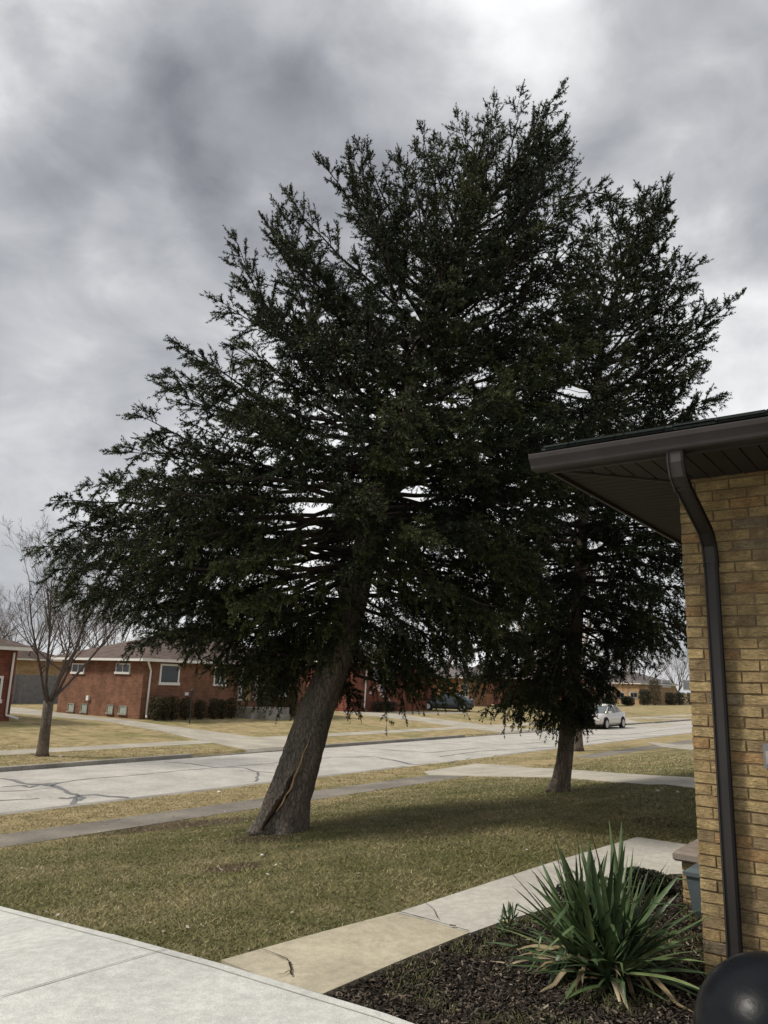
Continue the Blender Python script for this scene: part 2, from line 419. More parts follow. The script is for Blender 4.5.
# drives on the far side
h1d = [G(0, 706.5), G(30, 709), G(60, 713.0), G(131, 720.8), G(172, 726.5), G(215, 732), G(262, 738), G(305, 739), G(326, 747), uv(21.4, vof(G(326, 747))+.2), uv(21.4, vof(G(247, 752.5))-.2), G(247, 752), G(206, 741.5), G(164, 732), G(130, 726), G(60, 717.5), G(0, 712.5)]
tag(drape('driveway', h1d, M['farwalk'], .016, .05), kind='structure')
h2d = [G(340, 711.6), G(375, 712.6), G(412, 716), G(470, 723), G(520, 729), G(565, 730.5), G(590, 732), uv(21.4, vof(G(580, 728))), uv(21.4, vof(G(500, 733.5))), G(464, 728), G(420, 721.5), G(380, 717.2), G(345, 713.8)]
tag(drape('driveway', h2d, M['farwalk'], .016, .05), kind='structure')
tag(drape('path', [G(375, 712.2), G(412, 712.0), G(470, 713), G(470, 714), G(405, 713.6)], M['farwalk'], .012, .04), kind='structure')
tag(drape('path', [G(620, 718), G(700, 718.5), G(720, 719), G(720, 721), G(680, 720)], M['farwalk'], .012, .04), kind='structure')
tag(drape('driveway', [G(625, 719), G(640, 722), G(668, 723.5), G(690, 724), G(660, 728), uv(21.4, vof(G(626, 725))), G(610, 722)], M['farwalk'], .016, .04), kind='structure')

# own drive, walk, bed
e0, e1_ = G(0, 911), G(385, 1021)
ed = (e1_-e0)/np.linalg.norm(e1_-e0)
back = np.array([ed[1], -ed[0], 0]); back = back if back[1] < 0 else -back
dA, dB = e0-ed*9, e1_+ed*3.5
own_drive = [dA, e0, G(110, 940), G(220, 970), G(313, 999), e1_, dB, dB+back*7, dA+back*7]
o = tag(drape('driveway', own_drive, M['drive'], .035, .12), kind='structure')
tanp = [G(221, 965.5), G(308, 940.5), G(395, 917), G(432, 926.5), G(469, 937.5), G(400, 966), G(322, 1000), G(268, 985)]
tag(drape('walkway', tanp, M['tan'], .03, .12), kind='structure')
W1 = [G(396, 916.5), G(470, 892), G(555, 864), G(637, 839.5), G(688, 847), G(740, 853), G(740, 876), G(673, 877), G(652, 879), G(600, 892), G(540, 914), G(500, 926), G(470.5, 937)]
W1c = W1
tag(drape('walkway', W1c, M['walk'], .026, .12), kind='structure')
# cracks and joints
mb = MB()
for w, P in [(.007, [(262, 956), (275, 961), (287, 966), (291, 971)]), (.013, [(289, 970), (291, 975), (290, 980), (292, 983)]), (.006, [(289, 978), (284, 982), (276, 982)]),
             (.010, [(396, 917), (432, 926.5), (469, 937.5)]), (.016, [(412, 921.5), (426, 925)]), (.03, [(450, 931.5), (456, 932)]),
             (.006, [(424, 908), (434, 915), (437, 924)]), (.006, [(555, 864), (600, 892)])]:
    polyline_ribbon(mb, [G(*p) for p in P], w, .0415, .004)
o = tag(mb.build('pavement_cracks', M['crack']), kind='structure')
mb = MB()
for w, P in [(.14, [(0, 779), (12, 780), (25, 784), (38, 784.5), (50, 785), (57, 787), (68, 793), (78, 796), (95, 795), (110, 797), (128, 798)]),
             (.10, [(20, 786), (30, 788), (40, 785), (50, 787), (60, 783)]), (.06, [(0, 787.5), (20, 786), (60, 783), (90, 779), (130, 776), (170, 772), (215, 768), (262, 764.5), (330, 758)]),
             (.04, [(0, 792), (30, 791), (55, 788)]), (.18, [(60, 798), (68, 799), (80, 797)]), (.10, [(78, 796), (74, 801), (71, 806)]), (.12, [(74, 794), (84, 798), (78, 801)]),
             (.07, [(165, 762), (190, 764), (215, 767.5), (245, 768), (258, 773), (256, 782)]), (.05, [(240, 771), (262, 772), (280, 774)]),
             (.07, [(324, 757), (345, 757.5), (375, 757), (395, 761), (410, 765), (430, 764), (475, 764)]), (.16, [(392, 760), (404, 763), (412, 764)]),
             (.07, [(370, 749), (400, 751), (430, 753), (455, 750.5), (480, 748)]), (.05, [(395, 746), (430, 745), (470, 742)]),
             (.07, [(440, 757), (475, 752), (500, 750), (530, 749), (556, 747)]), (.06, [(475, 743), (500, 745), (525, 744), (552, 741)]), (.05, [(440, 764), (450, 763), (470, 758)]),
             (.08, [(590, 735), (620, 735), (645, 733), (665, 730), (692, 728)]), (.07, [(585, 742), (600, 740), (640, 737), (670, 735)]), (.05, [(0, 801), (40, 799)])]:
    polyline_ribbon(mb, [G(*p) for p in P], w, .014, .03)
for v in range(-12, 90, 6):
    if random.random() < .6: polyline_ribbon(mb, [uv(14.8, v), uv(18, v+random.uniform(-.1, .1)), uv(21.3, v)], .025, .013, .01)
tag(mb.build('road_seams', M['tar']), kind='structure')
mb = MB(); polyline_ribbon(mb, [G(0, 1005), G(80, 981), G(166, 956)], .008, .0415, .0015); tag(mb.build('control_joint', M['kerb']), kind='structure')
mb = MB()
for P in ([dA, e0, G(110, 940), G(220, 970), G(313, 999), e1_, dB],):
    sh = np.array([-ed[1], ed[0], 0]); sh = sh if sh[1] < 0 else -sh
    Q = [q+sh*.075 for q in P]
    for q0, q1 in zip(Q[:-1], Q[1:]):
        a_ = [q0-sh*.003, q1-sh*.003, q1+sh*.003, q0+sh*.003]
        mb.quad(*[(x[0], x[1], zu(uof(x))+.0395) for x in a_])
tag(mb.build('trowel_line', M['farwalk']), kind='structure')

bed = [G(322, 1001), G(400, 967), G(470, 938.5), G(540, 915), G(600, 893), G(652, 880), G(673, 878), uv(2.2, 8.2), uv(-3.0, 6.5), uv(-3.5, 1.5), e1_+ed*3.4, G(385, 1022)]
bed_o = tag(drape('mulch_bed', bed, M['mulch'], .008, .05), kind='structure')

# mulch chips
def scatter_chips(n):
    az = rng.uniform(-.1, .75, n); r = rng.uniform(3.0, 8, n)
    X, Y = np.sin(az)*r, np.cos(az)*r; k = inpoly(X, Y, bed); X, Y = X[k], Y[k]; n = len(X)
    c = np.stack([X, Y, np.full(n, .012)+rng.uniform(0, .02, n)], 1)
    L = rng.uniform(.004, .018, n)[:, None]; W = rng.uniform(.002, .007, n)[:, None]
    th = rng.uniform(0, 6.28, n); tl = rng.uniform(-.6, .6, n)
    d = np.stack([np.cos(th), np.sin(th), tl], 1)*L; s = np.stack([-np.sin(th), np.cos(th), rng.uniform(-.7, .7, n)], 1)*W
    V = np.stack([c-d-s, c+d-s*.6, c+d+s*.8, c-d+s], 1).reshape(-1, 3)
    o = np_mesh('bark_chips', V, np.arange(4*n).reshape(n, 4), 4, M['chips'], tone=rng.beta(1.2, 2.6, n)); tag(o, 'dark bark mulch chips littering the planting bed', 'mulch', kind='stuff')
scatter_chips(110000)

# grass blades: ever sparser with distance
def grass(n):
    az = rng.uniform(-.85, .80, n); r = np.exp(rng.uniform(math.log(3.6), math.log(30), n))
    X, Y = np.sin(az)*r, np.cos(az)*r; U = N[0]*X+N[1]*Y; Vv = T[0]*X+T[1]*Y
    jx = rng.normal(0, .035, n); jy = rng.normal(0, .035, n); U = U+rng.normal(0, .045, n)+.07*np.sin(3.1*Vv+2*np.sin(1.7*Vv))+.04*np.sin(9*Vv+np.sin(4*Vv)); jx = jx+.03*np.sin(X*7+Y*5)+.02*np.sin(X*19); jy = jy+.03*np.sin(Y*8-X*4)
    k = (((U < 11.33) & (U > -8)) | ((U > 12.42) & (U < 14.47)) | ((U > 21.66) & (U < 23.98)) | ((U > 25.2) & (U < 33)))
    k |= ((U > 11.2) & (U < 12.5) & (Vv > 26) & (Vv < 31))
    for P in (own_drive, tanp, W1c, bed, nd_pts, h1d, h2d): k &= ~inpoly(X+jx, Y+jy, P)
    # beyond the house corner nothing grows inside the walls
    X, Y, U, r = X[k], Y[k], U[k], r[k]; n = len(X)
    pn = np.sin(X*1.7+np.sin(Y*1.3)*2)*np.sin(Y*1.9+np.sin(X*.9)*2)*.5+.5
    pn3 = np.sin(X*4.1+np.sin(Y*3.3)*2)*np.sin(Y*4.7+np.sin(X*2.9)*2)*.5+.5
    pn2 = np.sin(X*.51+2)*np.sin(Y*.43+1+np.sin(X*.3))*.5+.5
    near = (U < 12) & ((T[0]*X+T[1]*Y) < 20.5+rng.normal(0, .5, n))
    tone = np.where(near, .10+.26*pn+.18*pn2+.24*pn3, .55+.2*pn)+rng.normal(0, np.where(near, .17, .10), n); tone = np.clip(tone, 0, 1)
    soil = np.zeros(n, bool)
    for (px, py, rr) in [(165, 826, .8), (215, 822, .75), (262, 838, .45), (232, 868, .3)]:
        q = G(px, py); soil |= ((X-q[0])**2+(Y-q[1])**2 < (rr*rng.uniform(.5, 1.2, n))**2)
    keep = ~soil | (rng.random(n) < .25)
    X, Y, U, r, tone = X[keep], Y[keep], U[keep], r[keep], tone[keep]; n = len(X)
    h = rng.uniform(.010, .032, n)*(.8+.02*r); w = (.0022+.00030*r)*rng.uniform(.7, 1.4, n)
    th = rng.uniform(0, 6.28, n); lean = rng.uniform(.5, 2.6, n)*h; ph = rng.uniform(0, 6.28, n)
    b = np.stack([X, Y, ZU(N[0]*X+N[1]*Y)-.003], 1); s = np.stack([np.cos(th)*w, np.sin(th)*w, np.zeros(n)], 1)
    tip = b+np.stack([np.cos(ph)*lean, np.sin(ph)*lean, h], 1)
    V = np.stack([b-s, b+s, tip], 1).reshape(-1, 3)
    o = np_mesh('grass', V, np.arange(3*n).reshape(n, 3), 3, M['blades'], tone=tone)
    tag(o, 'short dormant olive and straw coloured lawn grass', 'grass', kind='stuff')
grass(620000)
def litter(n):
    az = rng.uniform(-.6, .75, n); r = np.exp(rng.uniform(math.log(3.8), math.log(22), n)); X, Y = np.sin(az)*r, np.cos(az)*r
    k = rng.random(n) < np.where((X+.2)**2+(Y-10.8)**2 < 9, 1., .35)
    U = N[0]*X+N[1]*Y; k &= (U > -2) & (U < 14.4)
    for P in (own_drive, tanp, W1c, nd_pts): k &= ~inpoly(X, Y, P)
    X, Y, U = X[k], Y[k], U[k]; n = len(X); z = ZU(U)+rng.uniform(.008, .03, n); c = np.stack([X, Y, z], 1)
    L = rng.uniform(.008, .026, n)[:, None]; th = rng.uniform(0, 6.28, n)
    d = np.stack([np.cos(th), np.sin(th), rng.uniform(-.3, .3, n)], 1)*L; s = np.stack([-np.sin(th), np.cos(th), rng.uniform(-.5, .5, n)], 1)*L*rng.uniform(.15, .6, (n, 1))
    V = np.stack([c-d, c-s, c+d, c+s], 1).reshape(-1, 3)
    o = np_mesh('leaf_litter', V, np.arange(4*n).reshape(n, 4), 4, M['chips'], tone=np.clip(rng.normal(.6, .2, n), 0, 1)); tag(o, 'scattered brown leaf scraps and needles on the lawn', 'leaf litter', kind='stuff')
litter(16000)

# ------------------------------------------------------------------ spruce trees
def smooth_path(P, n):
    P = np.array(P, float); d = np.r_[0, np.cumsum(np.linalg.norm(np.diff(P, axis=0), axis=1))]
    t = np.linspace(0, d[-1], n); Q = np.stack([np.interp(t, d, P[:, i]) for i in range(3)], 1)
    for _ in range(3):
        Q[1:-1] = (Q[:-2]+2*Q[1:-1]+Q[2:])/4
    return Q
class Foliage:
    def __init__(s): s.p = []; s.d = []; s.l = []; s.t = []
    def shoots(s, p, d, l, t): s.p.append(p); s.d.append(d); s.l.append(l); s.t.append(t)
    def build(s, name, parent, origin, per, nl, nw, material):
        p = np.concatenate(s.p); d = np.concatenate(s.d); l = np.concatenate(s.l); t = np.concatenate(s.t)
        d = d/np.linalg.norm(d, axis=1)[:, None]; n = len(p)
        a = np.cross(d, np.array([.13, .27, 1.])); a /= np.linalg.norm(a, axis=1)[:, None]; b = np.cross(d, a)
        cnt = np.maximum(5, (l*per).astype(int)); ix = np.repeat(np.arange(n), cnt); m = len(ix)
        tt = rng.random(m)**.85; th = rng.uniform(0, 2*math.pi, m)
        base = p[ix]+d[ix]*(l[ix]*tt)[:, None]
        o = a[ix]*np.cos(th)[:, None]+b[ix]*np.sin(th)[:, None]
        fw = (.45+.9*tt**3)[:, None]
        nd_ = d[ix]*fw+o*.85; nd_ /= np.linalg.norm(nd_, axis=1)[:, None]
        L = (nl*rng.uniform(.65, 1.15, m)*(1-.25*tt))[:, None]
        side = np.cross(nd_, d[ix]+rng.normal(0, .5, (m, 3))); side /= (np.linalg.norm(side, axis=1)[:, None]+1e-9)
        V = np.stack([base-side*nw, base+side*nw, base+nd_*L], 1).reshape(-1, 3)
        tone = np.clip(t[ix]+.22*(tt-.5)+rng.normal(0, .06, m), 0, 1)
        V2 = np.stack([p-a*.004, p+a*.004, p+d*l[:, None]], 1).reshape(-1, 3)
        V = np.concatenate([V, V2]); tone = np.r_[tone, np.zeros(n)]
        F = np.arange(len(V)).reshape(-1, 3)
        print(name, 'shoots', n, 'tris', len(F))
        return np_mesh(name, V, F, 3, material, parent, tone, origin=origin)
def limb(fol, wood, P, r0, blen, hang=.3, f0=.22, tone=.4, dens=1., tipup=0.):
    """first-order limb P clothed with flat sprays: side branches that carry short thick needle fingers"""
    n = len(P); L = float(np.sum(np.linalg.norm(np.diff(P, axis=0), axis=1)))
    wood.tube(P, [r0*(1-.9*i/(n-1))**1.2+.003 for i in range(n)], 5, caps=False)
    cnt = max(6, int(L*(1-f0)/.078*dens)); sgn = 1
    plane = random.gauss(0, .3)
    for k in range(cnt+2):
        s = f0+(1-f0)*min(1, (k+random.random()*.8)/cnt)
        x = s*(n-1); i = min(int(x), n-2); p = P[i]+(P[i+1]-P[i])*(x-i)
        tg = P[i+1]-P[i]; tg /= np.linalg.norm(tg)+1e-9
        sd = np.cross(tg, [0, 0, 1.]); sd /= np.linalg.norm(sd)+1e-9; up = np.cross(sd, tg)
        sgn = -sgn; end = k >= cnt
        a = random.uniform(.6, 1.15) if not end else random.uniform(0, .2)
        prof = min(1., (s-f0)/.2+.35)*(1.05-s)**.4+.12
        l = blen*prof*random.uniform(.6, 1.15); l = max(.14, l)
        roll = plane+random.gauss(0, .85)
        lat = sd*(sgn*math.cos(roll))+up*math.sin(roll)
        d = tg*math.cos(a)+lat*math.sin(a)
        hg = hang*random.uniform(.6, 1.4)
        m = 6; q = np.linspace(0, 1, m)[:, None]
        B = p+d*l*q*(1-.25*hg*q)+np.array([0, 0, -1.])*(hg*l*q**1.7)+np.array([0, 0, 1.])*(tipup*.15*l*q*q)
        if l > .25: wood.tube(B[[0, 2, 4, 5]], [.005+.007*l, .006, .004, .002], 3, caps=False)
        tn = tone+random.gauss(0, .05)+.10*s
        # fingers along the side branch
        nf = max(2, int(l/.068)); u = (np.arange(nf)+rng.random(nf)*.7)/nf*.9+.12
        u = np.minimum(u, 1.); xi = np.minimum(u*(m-1), m-1.001); ii = xi.astype(int); fr = (xi-ii)[:, None]
        sp = B[ii]*(1-fr)+B[ii+1]*fr; st = B[ii+1]-B[ii]; st /= np.linalg.norm(st, axis=1)[:, None]+1e-9
        lat2 = np.cross(st, up)+1e-6; lat2 /= np.linalg.norm(lat2, axis=1)[:, None]
        sg = np.where(np.arange(nf) % 2, 1., -1.)[:, None]
        fd = st*rng.uniform(.6, 1., (nf, 1))+lat2*sg*rng.uniform(.35, .85, (nf, 1))+rng.normal(0, .30, (nf, 3))+np.array([0, 0, -.22*hang+.25*tipup+.02])
        fd /= np.linalg.norm(fd, axis=1)[:, None]
        fl = rng.uniform(.10, .21, nf)*(.65+.5*min(1, l/.5))*(1.15-.45*u)
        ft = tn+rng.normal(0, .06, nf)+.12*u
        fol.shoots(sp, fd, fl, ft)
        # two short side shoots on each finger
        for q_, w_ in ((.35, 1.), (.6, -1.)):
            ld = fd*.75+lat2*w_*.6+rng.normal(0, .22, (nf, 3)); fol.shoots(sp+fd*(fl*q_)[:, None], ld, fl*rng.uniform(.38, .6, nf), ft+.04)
        # the side branch itself, and its end
        na = max(1, int(l/.12)); ua = .15+.85*np.arange(na)/na; xi = np.minimum(ua*(m-1), m-1.001); ii = xi.astype(int); fr = (xi-ii)[:, None]
        ap = B[ii]*(1-fr)+B[ii+1]*fr; ad = B[ii+1]-B[ii]
        fol.shoots(ap, ad, np.full(na, l/na*1.15), np.full(na, tn))
        fol.shoots(B[-1:], (B[-1]-B[-2])[None]+np.array([[0, 0, .02*tipup]]), np.array([random.uniform(.09, .16)]), np.array([tn+.15]))
def bez(a, b, c, n=9):
    t = np.linspace(0, 1, n)[:, None]; return a*(1-t)**2+2*b*t*(1-t)+c*t*t

def spruce(name, label, group, axis_px, Y0, widths_px, left, right, nl, nw, per, nb, extra, blen, seed, depthf=.85, wound=None, baremat='bark', axY=None, amin=2.3, lift=.75):
    global rng
    random.seed(seed); rng = np.random.default_rng(seed)
    ax = [atY(px, py, Y0 if axY is None else axY[i]) for i, (px, py) in enumerate(axis_px)]
    base = ax[0].copy(); base[2] = zu(uof(base))-.06
    ax[0] = base; A = smooth_path(ax, 46)
    root = empty(name, (base[0], base[1], base[2]+.06), 0, label, 'tree', group); o3 = np.array(root.location)
    # trunk
    zs = A[:, 2]; wz = [atY(axis_px[0][0], y, Y0)[2] for y, w in widths_px]; wr = [w/786*Y0/2 for y, w in widths_px]
    def rad(z): return float(np.interp(z, wz, wr)) if z < wz[-1] else wr[-1]*max(.03, 1-(z-wz[-1])/(zs[-1]-wz[-1]))**.9
    t = MB(); TA = smooth_path(ax, 150); nT = 28; rings = []
    for k, p in enumerate(TA):
        r = rad(p[2]); h = p[2]-TA[0][2]; ring = []
        tg = TA[min(k+1, 149)]-TA[max(k-1, 0)]; tg /= np.linalg.norm(tg); e = np.cross(tg, [0, 1., 0]); e /= np.linalg.norm(e); g = np.cross(tg, e)
        for j in range(nT):
            th = 2*math.pi*j/nT
            fl = 1+.26*math.exp(-h/.16)*(math.sin(5*th+seed)+.6*math.sin(3*th+1.3))+.05*math.sin(3*th+h*1.3)+.035*math.sin(7*th-h*3.1)+random.uniform(-.03, .03)
            ring.append(p+(e*math.cos(th)+g*math.sin(th))*r*fl-o3)
        rings.append(ring)
    t.loft(rings); trunk = t.build('trunk', M[baremat], root, True)
    if wound:
        # torn strip of pale wood with a dark cleft, wrapped on the face of the trunk
        def strip_on(pts, w, off, m, nm):
            s = MB(); Q = []
            for (px, py) in pts:
                d = ray(px, py); d = d/np.linalg.norm(d)
                # nearest surface point: first ring hit
                best = None
                for p in TA:
                    r = rad(p[2])
                    w_ = p-CAMP; along = w_@d; c = CAMP+d*along; dist = np.linalg.norm(c-p)
                    if abs(c[2]-p[2]) < .12 and dist < r*1.1 and (best is None or abs(c[2]-p[2]) < best[0]):
                        best = (abs(c[2]-p[2]), c-d*math.sqrt(max(0, r*r-dist*dist)))
                if best: Q.append(best[1]-d*off)
            Q = smooth_path(Q, 40)
            rr = []
            for i, q in enumerate(Q):
                f = math.sin(math.pi*min(1, max(0.02, i/39)))**.6; ww = w*f*random.uniform(.8, 1.15)
                rr.append([q+np.array([-ww, .03, 0])-o3, q+np.array([-ww*.5, -.012, .0])-o3, q+np.array([ww*.4, -.016, 0])-o3, q+np.array([ww, .03, 0])-o3])
            s.loft(rr, close=False, caps=False); ob = s.build(nm, m, trunk, True); return ob
        o = strip_on([(261, 830), (266, 822), (274, 811), (279, 802), (286, 795), (289, 782), (296, 770)], .060, .0, M['crack'], 'bark_cleft')
        o = strip_on([(276, 812), (283, 803), (285, 796), (292, 788), (294, 777), (300, 766), (303, 754), (308, 744), (310, 736)], .020, .02, M['wood'], 'split_wood')
        o['label'] = 'pale orange torn wood in the split bark'
    fol, wood = Foliage(), MB()
    Lp = np.array([[q[0], q[2]] for q in (atY(x, y, Y0) for x, y in left)]); Rp = np.array([[q[0], q[2]] for q in (atY(x, y, Y0) for x, y in right)])
    Lp = Lp[np.argsort(Lp[:, 1])]; Rp = Rp[np.argsort(Rp[:, 1])]
    zt0, zt1 = min(Lp[0, 1], Rp[0, 1]), zs[-1]
    def axis_at(z):
        return np.array([np.interp(z, zs, A[:, i]) for i in range(3)])
    cntb = 0; k = 0
    for k in range(nb):
        f = ((k+.5)/nb); f = f**1.22
        z = zt0+(zt1-zt0)*f+random.uniform(-.12, .12)
        ph = k*2.39996+random.uniform(-.25, .25)
        c = axis_at(min(max(z, zs[0]+.5), zs[-1]))
        l_ = max(.15, c[0]-np.interp(z, Lp[:, 1], Lp[:, 0])); r_ = max(.15, np.interp(z, Rp[:, 1], Rp[:, 0])-c[0]); fb = .5*(l_+r_)*depthf
        cs, sn = math.cos(ph), math.sin(ph)
        side = r_ if cs > 0 else l_
        R = 1/math.sqrt((cs/side)**2+(sn/fb)**2)
        R *= random.uniform(.82, 1.03) if random.random() < .75 else random.uniform(.4, .8)
        rel = (z-zt0)/(zt1-zt0)
        rise = np.interp(rel, [0, .15, .35, .6, .85, 1], [-.42, -.22, .05, .35, .75, 1.1])+random.uniform(-.1, .1)
        za = min(max(z-R*rise, zs[0]+amin), zs[-1]-.05)
        a = axis_at(za); tip = np.array([c[0]+cs*R, c[1]+sn*R, z])
        if sn < -.1 and rel < .42:
            up_ = lift*(-sn)*(1-rel/.42)*(.35+.65*math.exp(-(cs*R/1.5)**2)); tip[2] += up_; za = min(za+up_*.8, zs[-1]); a = axis_at(za)
        mid = a*.5+tip*.5+np.array([0, 0, (-.02 if rel < .35 else -.14)*R])
        P = bez(a, mid, tip, 10)
        wv = rng.normal(0, .045*R, 3); P += np.sin(np.linspace(0, math.pi*1.6, 10))[:, None]*wv; P[1:-1] += rng.normal(0, .02, (8, 3))
        hang = float(np.interp(rel, [0, .2, .5, 1], [.85, .42, .2, .06]))
        tl = .38+random.uniform(-.2, .2)+(.12 if random.random() < .2 else 0)
        limb(fol, wood, P, .014+.009*R, min(blen, .26+.13*R)*(1 if rel < .8 else .92), hang, .34 if rel > .5 else .40, tl, tipup=max(0, rel-.5))
    for pts, Ys, bl, r0, hg in extra:
        P = smooth_path([atY(x, y, Yq) for (x, y), Yq in zip(pts, Ys)], 12)
        P[-4:, 2] += np.array([.0, .02, .06, .12]); limb(fol, wood, P, r0, min(bl, .52), hg*.5, .25, .42, 1.25, tipup=.5)
    # dead bare twigs inside the crown
    for _ in range(90):
        z = random.uniform(zt0+.4, zt0+(zt1-zt0)*.6); a = axis_at(z); ph = random.uniform(0, 6.28); R = random.uniform(.5, 1.8)
        d = np.array([math.cos(ph), math.sin(ph), random.uniform(-.4, .3)]); P = [a+d*R*q+rng.normal(0, .05, 3)*q for q in (0, .35, .7, 1)]
        wood.tube(P, [.014, .009, .006, .003], 3, caps=False)
    wood.v = [(a-o3[0], b-o3[1], c-o3[2]) for a, b, c in wood.v]
    wood.build('branches', M['limb'], root, False)
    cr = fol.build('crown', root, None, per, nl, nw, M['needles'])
    cr.data.transform(Matrix.Translation(-root.location)); 
    return root

Y1 = float(G(280, 832)[1]); Y2 = float(G(558, 792)[1])
print('Y', Y1, Y2)
spruce('spruce_tree', 'large dark spruce with leaning split trunk and broad shaggy crown on the front lawn', 'spruces on the lawn',
       [(281, 834), (288, 800), (298, 771), (313, 722), (331, 673), (344, 637), (353, 600), (368, 540), (388, 460), (425, 330), (480, 215), (539, 130)], Y1,
       [(832, 53), (822, 48), (800, 43), (771, 40), (722, 35), (673, 31), (637, 29), (560, 27), (450, 21), (330, 14)],
       [(300, 700), (225, 690), (150, 655), (75, 615), (48, 560), (72, 512), (125, 465), (165, 410), (200, 355), (238, 300), (242, 258), (300, 230), (340, 180), (372, 150), (430, 132), (500, 118), (538, 100)],
       [(395, 672), (470, 682), (515, 645), (555, 570), (590, 490), (610, 400), (615, 300), (600, 230), (562, 190), (560, 140), (544, 100)],
       .052, .0072, 140, 275,
       [([(440, 330), (462, 220), (472, 172)], (Y1, Y1-.3, Y1-.4), .42, .03, .1), ([(520, 150), (536, 125), (541, 126)], (Y1,)*3, .30, .02, .0), ([(480, 220), (515, 160), (555, 142)], (Y1-.3,)*3, .36, .02, .05),
        ([(400, 300), (410, 220), (400, 170)], (Y1-.3, Y1-.7, Y1-.9), .46, .03, .15), ([(395, 300), (370, 210), (352, 168)], (Y1, Y1-.2, Y1-.3), .46, .03, .15),
        ([(440, 280), (436, 200), (434, 150)], (Y1, Y1+.2, Y1+.3), .36, .03, .1),
        ([(330, 400), (270, 320), (237, 250)], (Y1-.3, Y1-.6, Y1-.7), .52, .03, .2), ([(340, 380), (300, 300), (281, 226)], (Y1, Y1+.2, Y1+.3), .42, .03, .15),
        ([(320, 470), (220, 410), (168, 396)], (Y1, Y1-.3, Y1-.3), .50, .03, .35), ([(300, 480), (180, 450), (122, 460)], (Y1-.4, Y1-.9, Y1-1.0), .50, .03, .5),
        ([(330, 560), (170, 520), (82, 512)], (Y1, Y1+.2, Y1+.3), .55, .035, .6), ([(340, 575), (170, 545), (80, 552)], (Y1-.2, Y1-.6, Y1-.7), .62, .04, .7),
        ([(340, 600), (170, 590), (80, 604)], (Y1-.2, Y1-.8, Y1-1.1), .6, .035, .8), ([(345, 600), (230, 640), (140, 632)], (Y1-.3, Y1-1., Y1-1.4), .55, .03, .9),
        ([(560, 200), (600, 190), (640, 215)], (Y1+1, Y1+1.5, Y1+2), .4, .02, .1),
        ([(380, 560), (440, 620), (458, 672)], (Y1, Y1-.9, Y1-1.3), .5, .03, .8), ([(390, 540), (480, 620), (500, 690)], (Y1, Y1+.4, Y1+.6), .55, .03, .8),
        ([(345, 600), (250, 600), (135, 585)], (Y1+.2, Y1+.5, Y1+.6), .7, .03, .9), ([(350, 580), (230, 570), (110, 572)], (Y1-.3, Y1-.7, Y1-.8), .7, .03, .9),
        ([(355, 560), (230, 530), (110, 525)], (Y1-.1, Y1-.3, Y1-.4), .7, .03, .7), ([(348, 610), (270, 625), (180, 640)], (Y1+.3, Y1+.9, Y1+1.2), .7, .03, 1.), ([(350, 600), (280, 640), (240, 672)], (Y1-.1, Y1-.4, Y1-.6), .55, .03, 1.),
        ([(360, 540), (200, 480), (95, 492)], (Y1, Y1+.3, Y1+.3), .65, .03, .6), ([(380, 500), (470, 520), (540, 590)], (Y1, Y1-.5, Y1-.7), .7, .03, .8), ([(375, 540), (450, 580), (520, 650)], (Y1, Y1+.2, Y1+.2), .7, .03, .9),
        ([(350, 590), (290, 660), (215, 672)], (Y1, Y1+.8, Y1+1.2), .5, .03, 1.0), ([(350, 590), (300, 665), (275, 690)], (Y1, Y1+1., Y1+1.5), .4, .03, .9)],
       .66, 5, wound=True)
spruce('spruce_tree', 'slimmer dark spruce with upright trunk behind and right of the leaning spruce', 'spruces on the lawn',
       [(559, 793), (565, 758), (569, 718), (573, 680), (578, 600), (588, 450), (605, 320), (650, 200)], Y2,
       [(792, 22), (780, 18), (758, 15.5), (718, 15), (640, 13), (500, 11), (350, 7)],
       [(505, 722), (470, 690), (455, 600), (460, 500), (480, 400), (500, 300), (560, 220), (640, 195)],
       [(588, 700), (640, 660), (700, 652), (735, 600), (740, 500), (715, 420), (705, 370), (712, 330), (680, 290), (668, 250), (665, 200)],
       .058, .0095, 105, 275,
       [([(605, 400), (670, 345), (736, 304)], (Y2, Y2-.2, Y2-.3), .5, .04, .15), ([(605, 360), (650, 300), (698, 269)], (Y2, Y2, Y2), .42, .03, .12),
        ([(600, 330), (640, 250), (667, 189)], (Y2, Y2-.3, Y2-.3), .42, .03, .1), ([(600, 470), (660, 410), (702, 378)], (Y2, Y2, Y2), .45, .03, .2),
        ([(576, 610), (560, 650), (548, 700)], (Y2, Y2-1.0, Y2-1.3), .55, .03, .9), ([(577, 600), (605, 640), (645, 652)], (Y2, Y2-.5, Y2-.7), .55, .03, .9), ([(578, 520), (560, 580), (545, 640)], (Y2, Y2-1.2, Y2-1.6), .55, .03, .8), ([(580, 500), (610, 540), (650, 600)], (Y2, Y2-1.1, Y2-1.5), .55, .03, .8),
        ([(578, 590), (520, 640), (480, 690)], (Y2, Y2-.3, Y2-.5), .55, .03, .8), ([(578, 640), (545, 690), (508, 712)], (Y2, Y2+.6, Y2+.9), .5, .03, .8),
        ([(580, 600), (540, 690), (525, 722)], (Y2, Y2-1.0, Y2-1.4), .45, .03, .9), ([(580, 600), (630, 625), (692, 648)], (Y2, Y2-1.0, Y2-1.3), .5, .03, .9)],
       .62, 9, baremat='bark2', amin=1.2, lift=.0)

